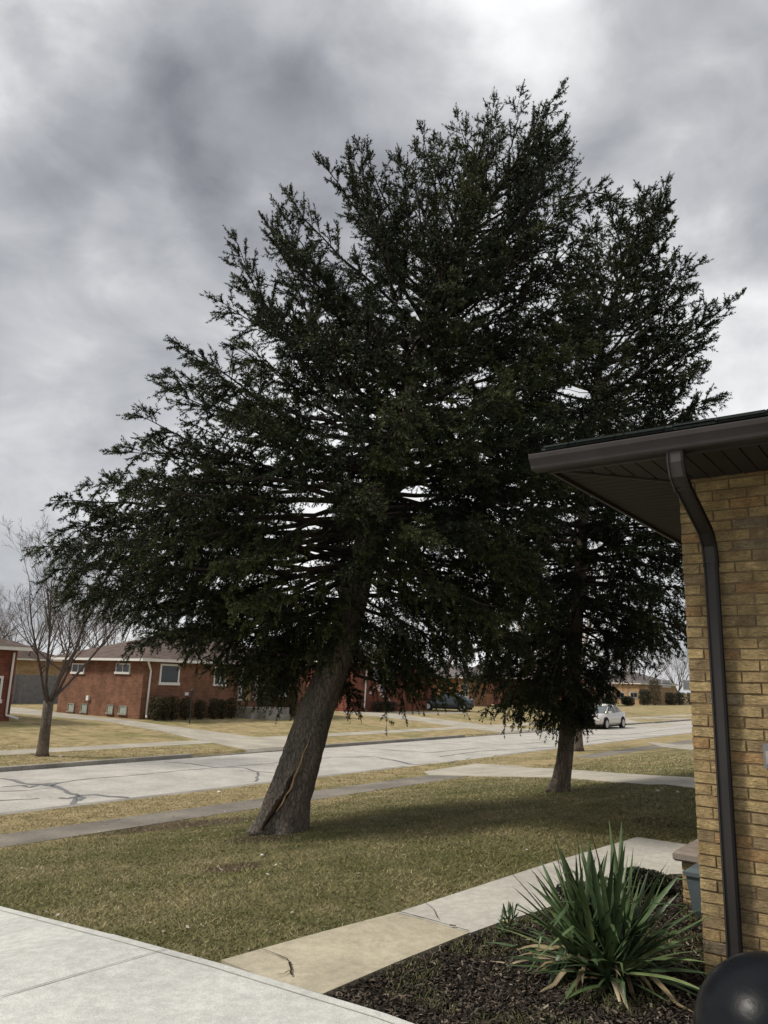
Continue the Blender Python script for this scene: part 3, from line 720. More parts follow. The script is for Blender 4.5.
# ------------------------------------------------------------------ bare trees
def bare_tree(label, base, H, r, seed, spread=1., levels=4, lean=(0, 0), material='twig', trunk_h=.25, group='bare trees around the street', dens=1., name='bare_tree', bmat='bark2', kids=6, rf=.45):
    rd = random.Random(seed); root = empty(name, base, rd.uniform(0, 6), label, 'tree', group)
    root.rotation_euler = (0, 0, 0)
    tr, br = MB(), MB()
    th = H*trunk_h; P = [np.array([lean[0]*q, lean[1]*q, th*q-.05]) for q in (0, .1, .3, .6, 1)]
    tr.tube(P, [r*1.45, r*1.12, r, r*.92, r*.95], 12, lump=.07, seed=seed); tr.build('trunk', M[bmat], root, True)
    top = P[-1]
    def grow(p, d, L, r, lv):
        n = 6 if lv == 0 else 5; Q = [p]; dd = d.copy()
        for i in range(n):
            dd = dd+np.array([rd.gauss(0, .10), rd.gauss(0, .10), rd.gauss(.05, .06)]); dd /= np.linalg.norm(dd)
            Q.append(Q[-1]+dd*L/n)
        br.tube(Q, [max(.0035, r*(1-.78*i/n)) for i in range(n+1)], 6 if lv == 0 else (4 if lv == 1 else 3), caps=False)
        if lv >= levels-1: return
        kn = int((kids+1-lv)*dens)
        for j in range(kn):
            s = rd.uniform(.25, 1.); x = s*n; i = min(int(x), n-1); q = Q[i]+(Q[i+1]-Q[i])*(x-i)
            a = np.array([rd.gauss(0, 1), rd.gauss(0, 1), rd.gauss(.1, .6)]); a -= dd*(a@dd); a /= np.linalg.norm(a)
            ang = rd.uniform(.35, .85); nd2 = dd*math.cos(ang)+a*math.sin(ang)
            grow(q, nd2, L*rd.uniform(.42, .62)*(1.15-.4*s), r*(1-.6*s)*.55, lv+1)
    nm = int(6*dens)+1
    for j in range(nm):
        ph = 2*math.pi*j/nm+rd.uniform(-.4, .4); el = rd.uniform(.55, 1.25)
        d = np.array([math.cos(ph)*math.cos(el)*spread, math.sin(ph)*math.cos(el)*spread, math.sin(el)]); d /= np.linalg.norm(d)
        grow(top-np.array([0, 0, rd.uniform(0, .2*th)]), d, (H-th)*rd.uniform(.75, 1.), r*rf, 0)
    br.build('branches', M[material], root)
    return root
p = G(42, 756); bare_tree('bare spreading street tree with short thick trunk on the far verge at left', p, 6.3, .165, 3, .55, 5, dens=1.0, trunk_h=.27, material='darktwig', kids=5, rf=.30)
p = G(577, 751); bare_tree('bare tree on the near verge right behind the second spruce trunk', p, 8.5, .24, 8, 1.1, 5, trunk_h=.30, material='paletwig', kids=5)

PROTO = []
def back_tree(px, Yd, H, seed, label, mt='twig', sp=1.):
    d = ray(px, 690); q = CAMP+d*(Yd/d[1]); q[2] = zu(uof(q))
    if len(PROTO) < 3:
        t = bare_tree(label, q, 10., .26, seed, sp, 5, material=mt, trunk_h=.2, kids=5, rf=.40)
        PROTO.append(t)
    else:
        src = PROTO[seed % 3]; t = src.copy(); COL.objects.link(t)
        for ch in src.children:
            c = ch.copy(); COL.objects.link(c); c.parent = t
        t.location = Vector([float(x) for x in q]); t['label'] = label; t.rotation_euler = (0, 0, seed*1.7)
    t.scale = (H/10.,)*3
for a in [(70, 62, 8.5, 21, 'bare twiggy tree behind the left ranch house, its crown over the roof corner'), (22, 70, 9, 22, 'bare tree behind the grey fence at far left'),
          (110, 85, 10, 23, 'tall bare tree rising behind the left ranch house roof'), (330, 75, 10, 24, 'bare tree between the two ranch houses across the street'),
          (392, 92, 11, 25, 'bare tree behind the red brick house with the banner'), (446, 96, 11, 26, 'bare tree beside the parked blue car'),
          (530, 105, 10, 27, 'bare tree beyond the rust brick house'), (600, 78, 7.5, 28, 'pale bare tree in the yard behind the sedan'),
          (640, 120, 10, 29, 'bare tree rising behind the dark red house'), (678, 135, 10, 30, 'bare tree behind the buff brick house'), (-40, 60, 9, 31, 'bare tree behind the red house at far left')]:
    back_tree(a[0], a[1], a[2], a[3], a[4], 'paletwig' if a[3] in (28,) else 'twig')

# ------------------------------------------------------------------ houses across the street
def house(name, label, u0, v0, wid, dep, hw, brick, roofm, pitch=.34, over=.45, zg=None, hip=True):
    zg = zu(u0) if zg is None else zg
    root = empty(name, uv(u0, v0, zg), ROADROT, label, 'house')
    b = MB(); b.box(0, wid, 0, dep, -.4, hw); b.build('wall', M[brick], root)
    # soffit / fascia and hip roof
    f = MB(); f.box(-over, wid+over, -over, dep+over, hw+.003, hw+.16); f.build('fascia', M['white'], root)
    x0, x1, y0, y1, z0 = -over-.03, wid+over+.03, -over-.03, dep+over+.03, hw+.163
    hd = (y1-y0)/2; rz = z0+hd*pitch; ins = hd if hip else .01
    if (x1-x0) < 2*ins: ins = (x1-x0)/2-.05
    r = MB(); A, B, C_, D = (x0, y0, z0), (x1, y0, z0), (x1, y1, z0), (x0, y1, z0); E, Fv = (x0+ins, (y0+y1)/2, rz), (x1-ins, (y0+y1)/2, rz)
    r.quad(A, B, Fv, E); r.quad(C_, D, E, Fv); r.quad(B, C_, Fv); r.quad(D, A, E); r.quad(A, D, C_, B)
    rf = r.build('roof', M[roofm], root)
    return root, (u0, v0, zg)
def window(root, ref, face, px0, px1, py0, py1, frame='white', pane='glass', name='window', plane=None, mull=1, fw=.06, label=None):
    """rectangle measured on the front (u = const) or side (v = const) wall"""
    u0, v0, zg = ref
    if face == 'f':
        pu = u0 if plane is None else plane
        a, b = onU(px0, py1, pu), onU(px1, py0, pu); c0, c1 = sorted((vof(a)-v0, vof(b)-v0)); off = pu-u0
        mm = lambda x0, x1, d0, d1, z0, z1: (x0, x1, off-d1, off-d0, z0, z1)
    else:
        pv = v0 if plane is None else plane
        a, b = onV(px0, py1, pv), onV(px1, py0, pv); c0, c1 = sorted((uof(a)-u0, uof(b)-u0)); off = pv-v0
        mm = lambda x0, x1, d0, d1, z0, z1: (off-d1, off-d0, x0, x1, z0, z1)
    z0, z1 = sorted((a[2]-zg, b[2]-zg))
    fr = MB(); fr.box(*mm(c0, c1, -.02, .05, z1-fw, z1)); fr.box(*mm(c0-.04, c1+.04, -.02, .09, z0-.05, z0+fw))
    fr.box(*mm(c0, c0+fw, -.02, .05, z0+fw, z1-fw)); fr.box(*mm(c1-fw, c1, -.02, .05, z0+fw, z1-fw))
    for i in range(1, mull+1):
        cx = c0+(c1-c0)*i/(mull+1); fr.box(*mm(cx-fw*.4, cx+fw*.4, -.02, .045, z0+fw, z1-fw))
    w = fr.build(name, M[frame], root)
    pn = MB(); pn.box(*mm(c0+fw, c1-fw, -.02, .022, z0+fw, z1-fw)); pn.build('pane', M[pane], w)
    if label: w['label'] = label
    return w
# H1 orange-brown ranch
cn = G(139, 719.5); u1, v1 = uof(cn), vof(cn)
eav = onU(139, 661, u1)[2]-zu(u1); print('H1', u1, v1, 'eave', eav)
uf = uof(onV(59, 690, v1)); ve = vof(onU(262, 700, u1)); vr = vof(onU(306, 700, u1)); print('dep', uf-u1, 'w', ve-v1, vr-v1)
H1, r1 = house('ranch_house', 'orange brown brick ranch house with white fascia and basement windows across the street', u1, v1, vr-v1, min(9.5, uf-u1), eav, 'brick1', 'roofb')
for x0, x1 in ((72, 85.5), (116, 131)): window(H1, r1, 's', x0, x1, 663.5, 672.8, mull=1)
for x0, x1, y0, y1 in ((68, 75, 703.5, 711), (81, 88, 704, 712), (107, 114, 705, 713), (119, 127.5, 706, 713.6)): window(H1, r1, 's', x0, x1, y0, y1, 'kerb', 'block', 'basement_window', mull=0, fw=.035)
window(H1, r1, 'f', 158.5, 180, 664.5, 684, mull=0, fw=.09); window(H1, r1, 'f', 213, 226, 667, 685, mull=1, fw=.07)
window(H1, r1, 'f', 274, 286, 673, 696, pane='glass2', mull=1, fw=.07)
sp = MB(); wa = vof(onU(139, 690, u1))-v1
sp.tube([(.9-.9, -.30, eav), (.35, -.10, eav-.45), (.35, -.08, eav-1.0), (.33, -.08, .25), (.2, -.3, .1)], .05, 8); sp.build('downspout', M['white'], H1)
# porch posts, dark recess, door, steps, plate
def vx(px, py=690): return vof(onU(px, py, u1))-v1
mb = MB(); mb.box(vx(238.5), vx(251), -.012, .2, .9, eav-.02); mb.build('porch_wall', M['brick4'], H1)
for px in (237, 252): 
    mb = MB(); mb.box(vx(px)-.09, vx(px)+.09, -.35, -.17, .9, eav); mb.build('porch_post', M['white'], H1)
mb = MB(); mb.box(vx(238)-.1, vx(274), -1.3, -.005, -.3, .55); mb.box(vx(244), vx(268), -1.6, -1.3, -.3, .38); mb.box(vx(244), vx(268), -1.9, -1.6, -.3, .2); mb.build('porch_steps', M['kerb'], H1)
mb = MB(); mb.box(vx(258), vx(266), -.03, .05, .56, 2.1); d = mb.build('door', M['dark'], H1); mb = MB(); mb.box(vx(258)+.2, vx(266)-.15, -.045, -.02, 1.1, 1.9); mb.build('pane', M['glass2'], d)
mb = MB(); mb.box(vx(185), vx(188.5), -.03, -.004, 1.15, 1.3); mb.build('wall_plate', M['white'], H1)
# satellite style lamp on side wall
q = onV(89, 698, v1); mb = MB(); mb.box(-.12, -.003, uof(q)-u1-.1, uof(q)-u1+.1, q[2]-r1[2]-.12, q[2]-r1[2]+.12); mb.build('wall_lamp', M['white'], H1)

# neighbour at the left edge
c0 = G(14.5, 721); H0, r0 = house('brick_house', 'dark red brick house at the left edge with white window', uof(c0), vof(c0)-12.25, 12, 8, 3.0, 'brick2', 'roofb')
window(H0, r0, 'f', -12, 3.5, 676, 702, mull=1, fw=.1)
sp = MB(); sp.tube([(11.8, -.1, 2.9), (11.8, -.08, .5), (11.8, -.1, .25), (12.1, -.55, .12)], .05, 6); sp.build('downspout', M['white'], H0)
# buff house and grey fence behind
q = onU(15, 700, 62); qb = empty('brick_house', (0, 0, 0)); bpy.data.objects.remove(qb)
H9, r9 = house('brick_house', 'pinkish buff brick house far behind the grey fence at left', 66, 28, 12, 8, 3.0, 'brick4', 'roofb')
fr = empty('board_fence', uv(50, 14), ROADROT, 'weathered grey board fence between the two houses at left', 'fence')
mb = MB(); x = 0
while x < 16: mb.box(x, x+.13, 0, .025, 0, 1.85+random.uniform(-.02, .02)); x += .145
mb.build('boards', M['grey'], fr)
for k in range(7):
    mb = MB(); mb.box(k*2.6, k*2.6+.1, .028, .12, -.1, 1.9); mb.build('post', M['grey'], fr)

# H2 red brick with banner
c2 = G(352, 712); u2 = uof(c2); v2 = vof(onU(352, 700, u2)); v2e = vof(onU(432, 700, u2)); ev2 = onU(390, 665, u2)[2]-zu(u2); print('H2', u2, v2, v2e, ev2)
H2, r2 = house('brick_house', 'red brick house with hanging banner and white downspout in the middle across the street', u2, v2, v2e-v2, 9, ev2, 'brick2', 'roofg')
window(H2, r2, 'f', 373, 384.5, 667.5, 679.5, mull=1); window(H2, r2, 'f', 387, 395.5, 668, 680, mull=0); window(H2, r2, 'f', 403, 412, 667, 680.5, mull=0)
def vx2(px): return vof(onU(px, 690, u2))-v2
sp = MB(); sp.tube([(vx2(365)+.05, -.3, ev2), (vx2(365), -.08, ev2-.5), (vx2(364), -.07, .2), (vx2(363.5), -.3, .1)], .06, 6); sp.build('downspout', M['white'], H2)
for px, py in ((370, 692.5), (388.5, 699.5)):
    q = onU(px, py, u2); mb = MB(); mb.box(vof(q)-v2-.08, vof(q)-v2+.08, -.1, -.003, q[2]-r2[2]-.1, q[2]-r2[2]+.1); mb.build('wall_lamp', M['white'], H2)
# banner
fl = empty('flag', uv(u2-.9, vof(onU(382, 690, u2-.9)), onU(382, 690, u2-.9)[2]), ROADROT, 'small pale striped flag with dark canton drooping before the red brick wall', 'flag')
m, nt, b = mat('flag_cloth', .9, .1)
s = nd(nt, 'ShaderNodeSeparateXYZ'); nt.links.new(coords(nt), s.inputs[0])
wv = math_(nt, 'FRACT', math_(nt, 'MULTIPLY', math_(nt, 'ADD', s.outputs[0], s.outputs[2]), 4.5))
c = mixc(nt, math_(nt, 'GREATER_THAN', wv, .5), (.55, .50, .46), (.42, .26, .24))
cant = math_(nt, 'MULTIPLY', math_(nt, 'GREATER_THAN', s.outputs[0], -.05), math_(nt, 'GREATER_THAN', s.outputs[2], -.05))
nt.links.new(mixc(nt, cant, c, (.06, .06, .10)), b.inputs['Base Color'])
V = []; F = []
for i in range(13):
    for j in range(9):
        a, bb = i/12-.5, j/8-.5; V.append(((a+bb)*.52, .05*math.sin(a*9)+.03*math.sin(bb*7), (bb-a)*.62))
for i in range(12):
    for j in range(8): F.append((i*9+j, (i+1)*9+j, (i+1)*9+j+1, i*9+j+1))
me = bpy.data.meshes.new('cloth'); me.from_pydata(V, [], F); o = link(me, 'cloth', m, fl, True)
so = o.modifiers.new('thick', 'SOLIDIFY'); so.thickness = .006
mb = MB(); mb.tube([(.0, .9, .05), (.3, .1, .55), (.42, -.15, .75)], .018, 6); mb.build('flag_pole', M['white'], fl)
# rust brick beyond, others
cz = G(478, 706); H5, r5 = house('brick_house', 'rust orange brick house with white fascia seen between the two spruce trunks', uof(cz), vof(cz)-3.2, 6, 7, 2.7, 'brick5', 'roofg')
window(H5, r5, 'f', 462, 468, 684, 697)
c3 = G(600, 706.5); H3, r3 = house('brick_house', 'dark red brick house behind the parked sedan, half hidden by bare branches', uof(c3)+2, vof(c3)-6, 15, 9, 3.1, 'brick3', 'roofb')
window(H3, r3, 'f', 616, 624, 692, 698, plane=None, fw=.14); window(H3, r3, 'f', 630, 637, 692, 698, fw=.14)
mb = MB(); mb.box(9.5, 12.2, -1.4, -.005, 2.75, 2.95); mb.build('porch_canopy', M['white'], H3)
for x in (9.7, 12.0):
    mb = MB(); mb.box(x-.08, x+.08, -1.3, -1.14, 0, 2.747); mb.build('porch_post', M['white'], H3)
c4 = G(664, 705.5); H4, r4 = house('brick_house', 'low buff brick house with grey roof at far right beyond the hedge', uof(c4)+3, vof(c4)-1.5, 18, 10, 2.9, 'brick4', 'roofg')
window(H4, r4, 'f', 662, 670, 680, 687, fw=.12, mull=2); window(H4, r4, 'f', 683, 690, 680, 690, fw=.12)
c6 = G(545, 706); H6, r6 = house('brick_house', 'dark red brick house glimpsed behind the second spruce', uof(c6)+3, vof(c6)-3, 8, 9, 2.9, 'brick3', 'roofg')
window(H6, r6, 'f', 540, 546, 688, 698, fw=.12)

# ------------------------------------------------------------------ shrubs
def shrub(label, base, w, d, h, seed, material='hedge', group='clipped shrubs along the ranch house', n=1500, leaf=.035, rot=ROADROT, name='shrub', round_=.5):
    r = np.random.default_rng(seed); root = empty(name, base, rot, label, 'shrub', group)
    # points spread through a rounded-box volume, denser at its skin
    q = r.uniform(-1, 1, (n*3, 3)); k = (np.abs(q)**(2+4*(1-round_))).sum(1)**(1/(2+4*(1-round_))); q = q[(k < 1) & (k > .35)][:n]
    q = q*(1+.07*np.sin(q[:, [1, 2, 0]]*7+seed)); m = len(q)
    P = np.stack([q[:, 0]*w/2, q[:, 1]*d/2, (q[:, 2]+1)*h/2+.02], 1)
    a = r.normal(0, 1, (m, 3)); a /= np.linalg.norm(a, axis=1)[:, None]; b = r.normal(0, 1, (m, 3)); b -= a*(a*b).sum(1)[:, None]; b /= np.linalg.norm(b, axis=1)[:, None]
    s = leaf*r.uniform(.6, 1.4, (m, 1))
    V = np.stack([P-a*s, P+b*s*.6, P+a*s, P-b*s*.6], 1).reshape(-1, 3)
    np_mesh('foliage', V, np.arange(4*m).reshape(m, 4), 4, M[material], root, r.uniform(0, 1, m))
    st = MB()
    for i in range(5):
        t = r.uniform(-.3, .3, 2); st.tube([(t[0]*w*.3, t[1]*d*.3, -.03), (t[0]*w*.6, t[1]*d*.6, h*.45), (t[0]*w, t[1]*d, h*.8)], [.02, .014, .006], 4)
    st.build('stems', M['limb'], root); return root
desc = ['nearest the ranch house downspout', 'second from the downspout', 'third from the downspout', 'directly behind the thin post', 'first to the right of the thin post', '', 'under the small front window', 'second to the left of the porch steps', 'nearest the porch steps on their left']
for i, (px, w) in enumerate([(155.5, 11), (164.5, 9), (173, 10), (186, 12), (200, 10), (204, 8), (214, 10), (222, 9), (231, 9)]):
    b_ = onU(px, 712, u1-.75); b_[2] = zu(uof(b_))
    if i == 5: continue
    shrub(f'brown green clipped shrub {desc[i]}', b_, w/786*44*.78, .70, (1.12 if i < 4 else 1.0)*random.uniform(.93, 1.05), 40+i, round_=.6)
for i, (px, w, ds) in enumerate([(281.5, 8, 'just right of the porch steps'), (291, 9, 'right of the porch, farthest from the corner')]):
    b_ = onU(px, 712, u1-.75); b_[2] = zu(uof(b_)); shrub(f'brown green clipped shrub {ds}', b_, w/786*50*.9, .7, 1.1, 60+i, round_=.35)
b_ = onU(379, 709, u2-.7); b_[2] = zu(uof(b_)); shrub('low grey brown shrub under the flag', b_, 1.7, .7, .75, 70, 'hedge2', None)
b_ = onU(391, 709, u2-.7); b_[2] = zu(uof(b_)); shrub('low dark shrub right of the flag', b_, 1.2, .7, .7, 71, 'hedge2', None)
for i, (px, w, h, ds) in enumerate([(671, 2.6, 1.8, 'before the left half of the buff house'), (681, 2.6, 1.9, 'before the middle of the buff house'), (692, 2.8, 1.9, 'rightmost, nearest the tan brick corner')]):
    b_ = onU(px, 705, r4[0]-2); b_[2] = zu(uof(b_)); shrub(f'dark clipped hedge block {ds}', b_, w*1.25, 1.2, h, 75+i, 'hedge2', 'dark hedge blocks before the buff house', 2200, .07, round_=.2)
for i, (px, w, h, ds, mt) in enumerate([(610, 2.4, 1.5, 'beside the sedan roof', 'hedge2'), (628, 2.2, 1.2, 'under the windows of the dark red house', 'hedge2'), (655, 2.8, 3.6, 'tall and loose between the dark red and buff houses', 'hedge'), (645, 2.4, 2.2, 'at the right corner of the dark red house', 'hedge2')]):
    b_ = onU(px, 705, r3[0]-1.5); b_[2] = zu(uof(b_)); shrub(f'evergreen shrub {ds}', b_, w, 1.6, h, 80+i, mt, 'shrubs by the dark red house', 2200, .07, round_=.7)
# thin post in the yard
b_ = G(189.5, 724); lp = empty('yard_post', b_, 0, 'thin dark metal post in the lawn before the ranch house shrubs', 'post')
mb = MB(); mb.tube([(0, 0, -.05), (0, 0, 1.35)], .025, 8); mb.build('post', M['spout'], lp); mb = MB(); mb.box(-.07, .07, -.07, .07, 1.35, 1.42); mb.tube([(0, 0, 1.42), (0, 0, 1.58), (0, 0, 1.64)], [.06, .085, .02], 8); mb.build('lantern', M['spout'], lp)

# ------------------------------------------------------------------ cars
def sedan(label, loc, rz, paint, sc=1.):
    root = empty('parked_car', loc, rz, label, 'car'); root.scale = (sc, sc, sc)
    # x forward, y left, z up. rings of the lower body along x
    st = [(-2.28, .55, .42, .78, .62), (-2.22, .74, .34, .95, .70), (-1.9, .83, .25, 1.0, .74), (-1.35, .87, .24, 1.01, .78), (-.6, .885, .22, .99, .80), (.3, .885, .22, .97, .80), (1.0, .88, .22, .93, .78), (1.5, .86, .24, .86, .74), (1.95, .81, .26, .78, .66), (2.2, .70, .32, .68, .55), (2.32, .5, .40, .56, .40)]
    b = MB(); rings = []
    for x, w, z0, z1, wt in st:
        zm = z0+(z1-z0)*.55
        rings.append([(x, -w*.92, z0), (x, -w, z0+.14), (x, -w, zm), (x, -wt-.02, z1-.04), (x, -wt*.8, z1), (x, 0, z1+.025), (x, wt*.8, z1), (x, wt+.02, z1-.04), (x, w, zm), (x, w, z0+.14), (x, w*.92, z0)])
    b.loft(rings); body = b.build('body', M[paint], root, True)
    g = MB(); gs = [(-1.62, .66, 1.0), (-.95, .60, 1.36), (-.3, .60, 1.43), (.25, .60, 1.40), (1.12, .70, .93)]
    gr = []
    for x, w, z in gs: gr.append([(x, -.79 if z > 1.1 else -w, .93), (x, -w, z-.04), (x, -w*.75, z), (x, w*.75, z), (x, w, z-.04), (x, .79 if z > 1.1 else w, .93)])
    g.loft(gr); g.build('cabin_glass', M['carglass'], root)
    r = MB(); r.loft([[(x, -w, z-.03), (x, -w*.7, z+.012), (x, w*.7, z+.012), (x, w, z-.03)] for x, w, z in [(-1.02, .58, 1.33), (-.65, .61, 1.405), (-.3, .61, 1.437), (.1, .60, 1.425), (.32, .58, 1.375)]])
    for s in (-1, 1):
        for (xa, za, ya), (xb, zb, yb) in (((.3, 1.39, .60), (1.15, .93, .73)), ((-1.0, 1.34, .60), (-1.66, 1.0, .69)), ((-.28, 1.40, .615), (-.30, .95, .80))):
            r.tube([(xa, s*ya, za), (xb, s*yb, zb)], .035, 5)
    r.build('roof', M[paint], root, True)
    for s in (-1, 1):
        for x in (1.42, -1.35):
            w = MB(); w.tube([(x, s*.90, .32), (x, s*.70, .32)], .325, 24); wt = w.build('wheel', M['rubber'], root, False)
            m2 = MB(); m2.tube([(x, s*.915, .32), (x, s*.88, .32)], .215, 20); m2.tube([(x, s*.925, .32), (x, s*.9, .32)], .06, 10); m2.build('rim', M['alloy'], wt)
            a = MB(); a.tube([(x, s*.893, .34), (x, s*.80, .34)], .38, 24); a.build('wheel_arch', M['dark'], root)
            for k in range(5):
                an = k*2*math.pi/5; h = MB(); 
        h = MB(); h.box(2.08, 2.24, s*.62-.14, s*.62+.14, .52, .64); h.build('headlight', M['lamp'], root)
        h = MB(); h.box(-2.27, -2.18, s*.60-.13, s*.60+.13, .66, .80); h.build('tail_light', M['red'], root)
        h = MB(); h.box(.78, .92, s*.90-.09, s*.90+.09, .94, 1.06); h.build('mirror', M[paint], root)
        h = MB(); h.box(-.1, .1, s*.875-.012, s*.875+.012, .78, .81); h.build('door_handle', M[paint], root); h = MB(); h.box(-1.0, -.82, s*.87-.012, s*.87+.012, .80, .83); h.build('door_handle', M[paint], root)
    h = MB(); h.box(2.2, 2.345, -.48, .48, .28, .40); h.build('lower_grille', M['dark'], root)
    h = MB(); h.box(2.28, 2.35, -.22, .22, .42, .50); h.build('upper_grille', M['dark'], root)
    h = MB(); h.box(-2.1, 2.1, -.80, .80, .17, .26); h.build('underbody', M['dark'], root)
    return root
pf, pr = G(603, 729), G(621, 727.8)
sedan('champagne coloured sedan parked at the far kerb facing the camera', uv(20.9, (vof(pf)+vof(pr))/2-.3, -1.085), ROADROT+math.pi, 'paint', 1.13)
pc = G(446, 710.8); sedan('slate blue car parked low beyond the red brick house', (pc[0], pc[1], zu(uof(pc))), ROADROT+math.pi*.5+.5, 'bluepaint')

# ------------------------------------------------------------------ own house corner
CO = G(705, 979); HR = RAD(-36.5)
HS = empty('brick_house', (CO[0], CO[1], 0), HR, 'tan brick house corner with dark brown eaves filling the right edge', 'house')
SZ = 3.02     # soffit height
wl = MB(); LX, LY = 4.2, 7.0
wl.box(.005, LX, .005, LY, -.3, SZ+.05, mi=1)
row = 0; z = -.19
while z < SZ:
    off = 0 if row % 2 else -.104
    for face in (0, 1):
        x = 0.0; first = True; lim = LX if face == 0 else LY
        while x < lim:
            if first:
                w = .20 if (row+face) % 2 else .095
                first = False
            else: w = .20
            x1 = min(x+w+random.uniform(-.002, .002), lim); d = random.uniform(-.003, .003); dz = random.uniform(-.0015, .0015)
            if face == 0: wl.box(x if x > 0 else .0, x1, d, .09, z+dz, z+.057+dz, jit=.0028)
            elif x > 0: wl.box(d, .09, x, x1, z+dz, z+.057+dz, jit=.0016)
            x = x1+.0105
    z += .068; row += 1
wo = wl.build('wall', [M['tanbrick'], M['mortar']], HS)
bv = wo.modifiers.new('bevel', 'BEVEL'); bv.width = .0035; bv.segments = 1; bv.limit_method = 'ANGLE'
OY, OX = .67, .60
# soffit with grooved panels, mitred at the corner
sf = MB(); st = MB()
def sheet(x0, x1, y0, y1, z, t=.012): sf.box(x0, x1, y0, y1, z, z+t)
p_ = .10; x = -OX
while x < LX+1:       # front soffit: panels run across (along y); cut at mitre
    ya = -OY+.002; yb = 0.
    if x < 0: # mitre from (-OX,-OY) to (0,0)
        yb = OY*(x+p_*.5)/OX if x+p_ <= 0 else 0.
    if yb-ya > .02: sf.box(x+.004, x+p_-.004, ya, yb-.004, SZ, SZ+.014)
    x += p_
y = -OY
while y < LY:
    xb = 0. if y+p_ > 0 else OX*(y+p_*.5)/OY
    if xb+OX > .02: sf.box(-OX+.002, xb-.004, y+.004, y+p_-.004, SZ, SZ+.014)
    y += p_
sf.box(-OX, LX+1, -OY, LY, SZ+.016, SZ+.03)
sf.build('soffit', M['soffit'], HS)
ms = MB(); ms.tube([(-OX+.02, -OY+.02, SZ-.002), (-.01, -.01, SZ-.002)], .012, 6); ms.build('mitre_strip', M['dbrown'], HS)
fa = MB(); fa.box(-OX-.02, LX+1, -OY-.02, -OY, SZ-.025, SZ+.115); fa.box(-OX-.02, -OX, -OY, LY, SZ-.025, SZ+.115); fa.build('fascia', M['dbrown'], HS)
# K-profile gutter along the front eave
prof = [(0, 0), (-.075, 0), (-.085, .010), (-.088, .030), (-.102, .048), (-.118, .066), (-.122, .090), (-.122, .096), (-.112, .096), (-.110, .088), (-.012, .088), (0, .096)]
gt = MB(); gx0, gx1 = -OX-.11, LX+1
gt.loft([[(x, -OY-.021+a, SZ-.012+b) for a, b in prof] for x in (gx0, .9, 2.1, gx1)]); gt.build('gutter', M['dbrown2'], HS)
# drip edge and shingles
PT = .33
dr = MB(); dr.box(-OX-.03, LX+1, -OY-.03, -OY-.0205, SZ+.116, SZ+.135); dr.build('drip_edge', M['dbrown'], HS)
rf = MB(); x0, x1, y0, y1, z0 = -OX-.06, 9.0, -OY-.05, 7.5, SZ+.125; hd = (y1-y0)/2
t_ = .014
def plane(P): rf.loft([P, [(a, b, c+t_) for a, b, c in P]])
plane([(x0, y0, z0), (x1, y0, z0), (x1, y0+hd, z0+hd*PT), (x0+hd, y0+hd, z0+hd*PT)]); plane([(x0, y1, z0), (x0, y0, z0), (x0+hd, y0+hd, z0+hd*PT), (x0+hd, y1-hd, z0+hd*PT)])
plane([(x1, y1, z0), (x0, y1, z0), (x0+hd, y1-hd, z0+hd*PT), (x1, y1-hd, z0+hd*PT)])
# shingle butts along the front slope near the eave
for rr in range(10):
    xx = x0+.02+rr*.14
    while xx < x1-1:
        w = random.uniform(.22, .34); yy = y0+rr*.14-.012; zz = z0+rr*.14*PT+t_
        rf.box(xx, xx+w-.008, yy, yy+.16, zz+random.uniform(-.001, .006), zz+.012+random.uniform(0, .006)); xx += w
rf.build('roof', M['shingle'], HS)
# downspout: measured on the wall face
def onwall(px, py, off):
    th = HR; nrm = np.array([math.sin(th), -math.cos(th), 0]); tx = np.array([math.cos(th), math.sin(th), 0])
    d = ray(px, py); k = ((CO-CAMP)@nrm+off)/(d@nrm); q = CAMP+d*k; return (q-CO)@tx, q[2]
xd, zd = onwall(713, 600, .06); xe, ze = onwall(704, 522, .06); print('downspout', xd, zd, xe, ze)
def rect_tube(mb, P, w, dpt, chamfer=.012):
    rings = []
    for i, p in enumerate(P):
        p = np.array(p, float); t = np.array(P[min(i+1, len(P)-1)], float)-np.array(P[max(i-1, 0)], float); t /= np.linalg.norm(t)
        a = np.array([1., 0, 0]); b = np.cross(t, a); b /= np.linalg.norm(b)
        c = chamfer; q = []
        for sx, sy in ((1, 1), (-1, 1), (-1, -1), (1, -1)):
            for o in ((0, c), (c, 0)) if sx*sy < 0 else ((c, 0), (0, c)): q.append(p+a*sx*(w/2-o[0])+b*sy*(dpt/2-o[1]))
        rings.append(q)
    mb.loft(rings)
ze = min(ze, 2.62)
gyc = -OY-.06; ztop = SZ-.015
d1 = MB(); rect_tube(d1, [(xd-.0, gyc, ztop+.01), (xd, gyc, ztop-.06), (xd, gyc+.03, ztop-.13), (xd, gyc+.12, ztop-.19)], .095, .075); d1.build('downspout_elbow', M['dbrown2'], HS, False)
d2 = MB(); rect_tube(d2, [(xd, gyc+.09, ztop-.17), (xd, -.16, ze+.02), (xd, -.075, ze-.06), (xd, -.052, ze-.14), (xd, -.052, ze-.20)], .088, .068)
rect_tube(d2, [(xd, -.052, ze-.18), (xd, -.052, .22), (xd, -.06, .10), (xd, -.16, .03), (xd, -.32, .02)], .082, .062); ds = d2.build('downspout', M['spout'], HS, False)
# outlet box
xo, zo = onwall(766, 756, .02); mb = MB(); mb.box(xo-.01, xo+.09, -.045, .002, zo-.07, zo+.07); ob = mb.build('outlet_box', M['grey'], HS); mb = MB(); mb.box(xo+.005, xo+.075, -.052, -.0455, zo-.045, zo+.03); mb.build('cover', M['kerb'], ob)

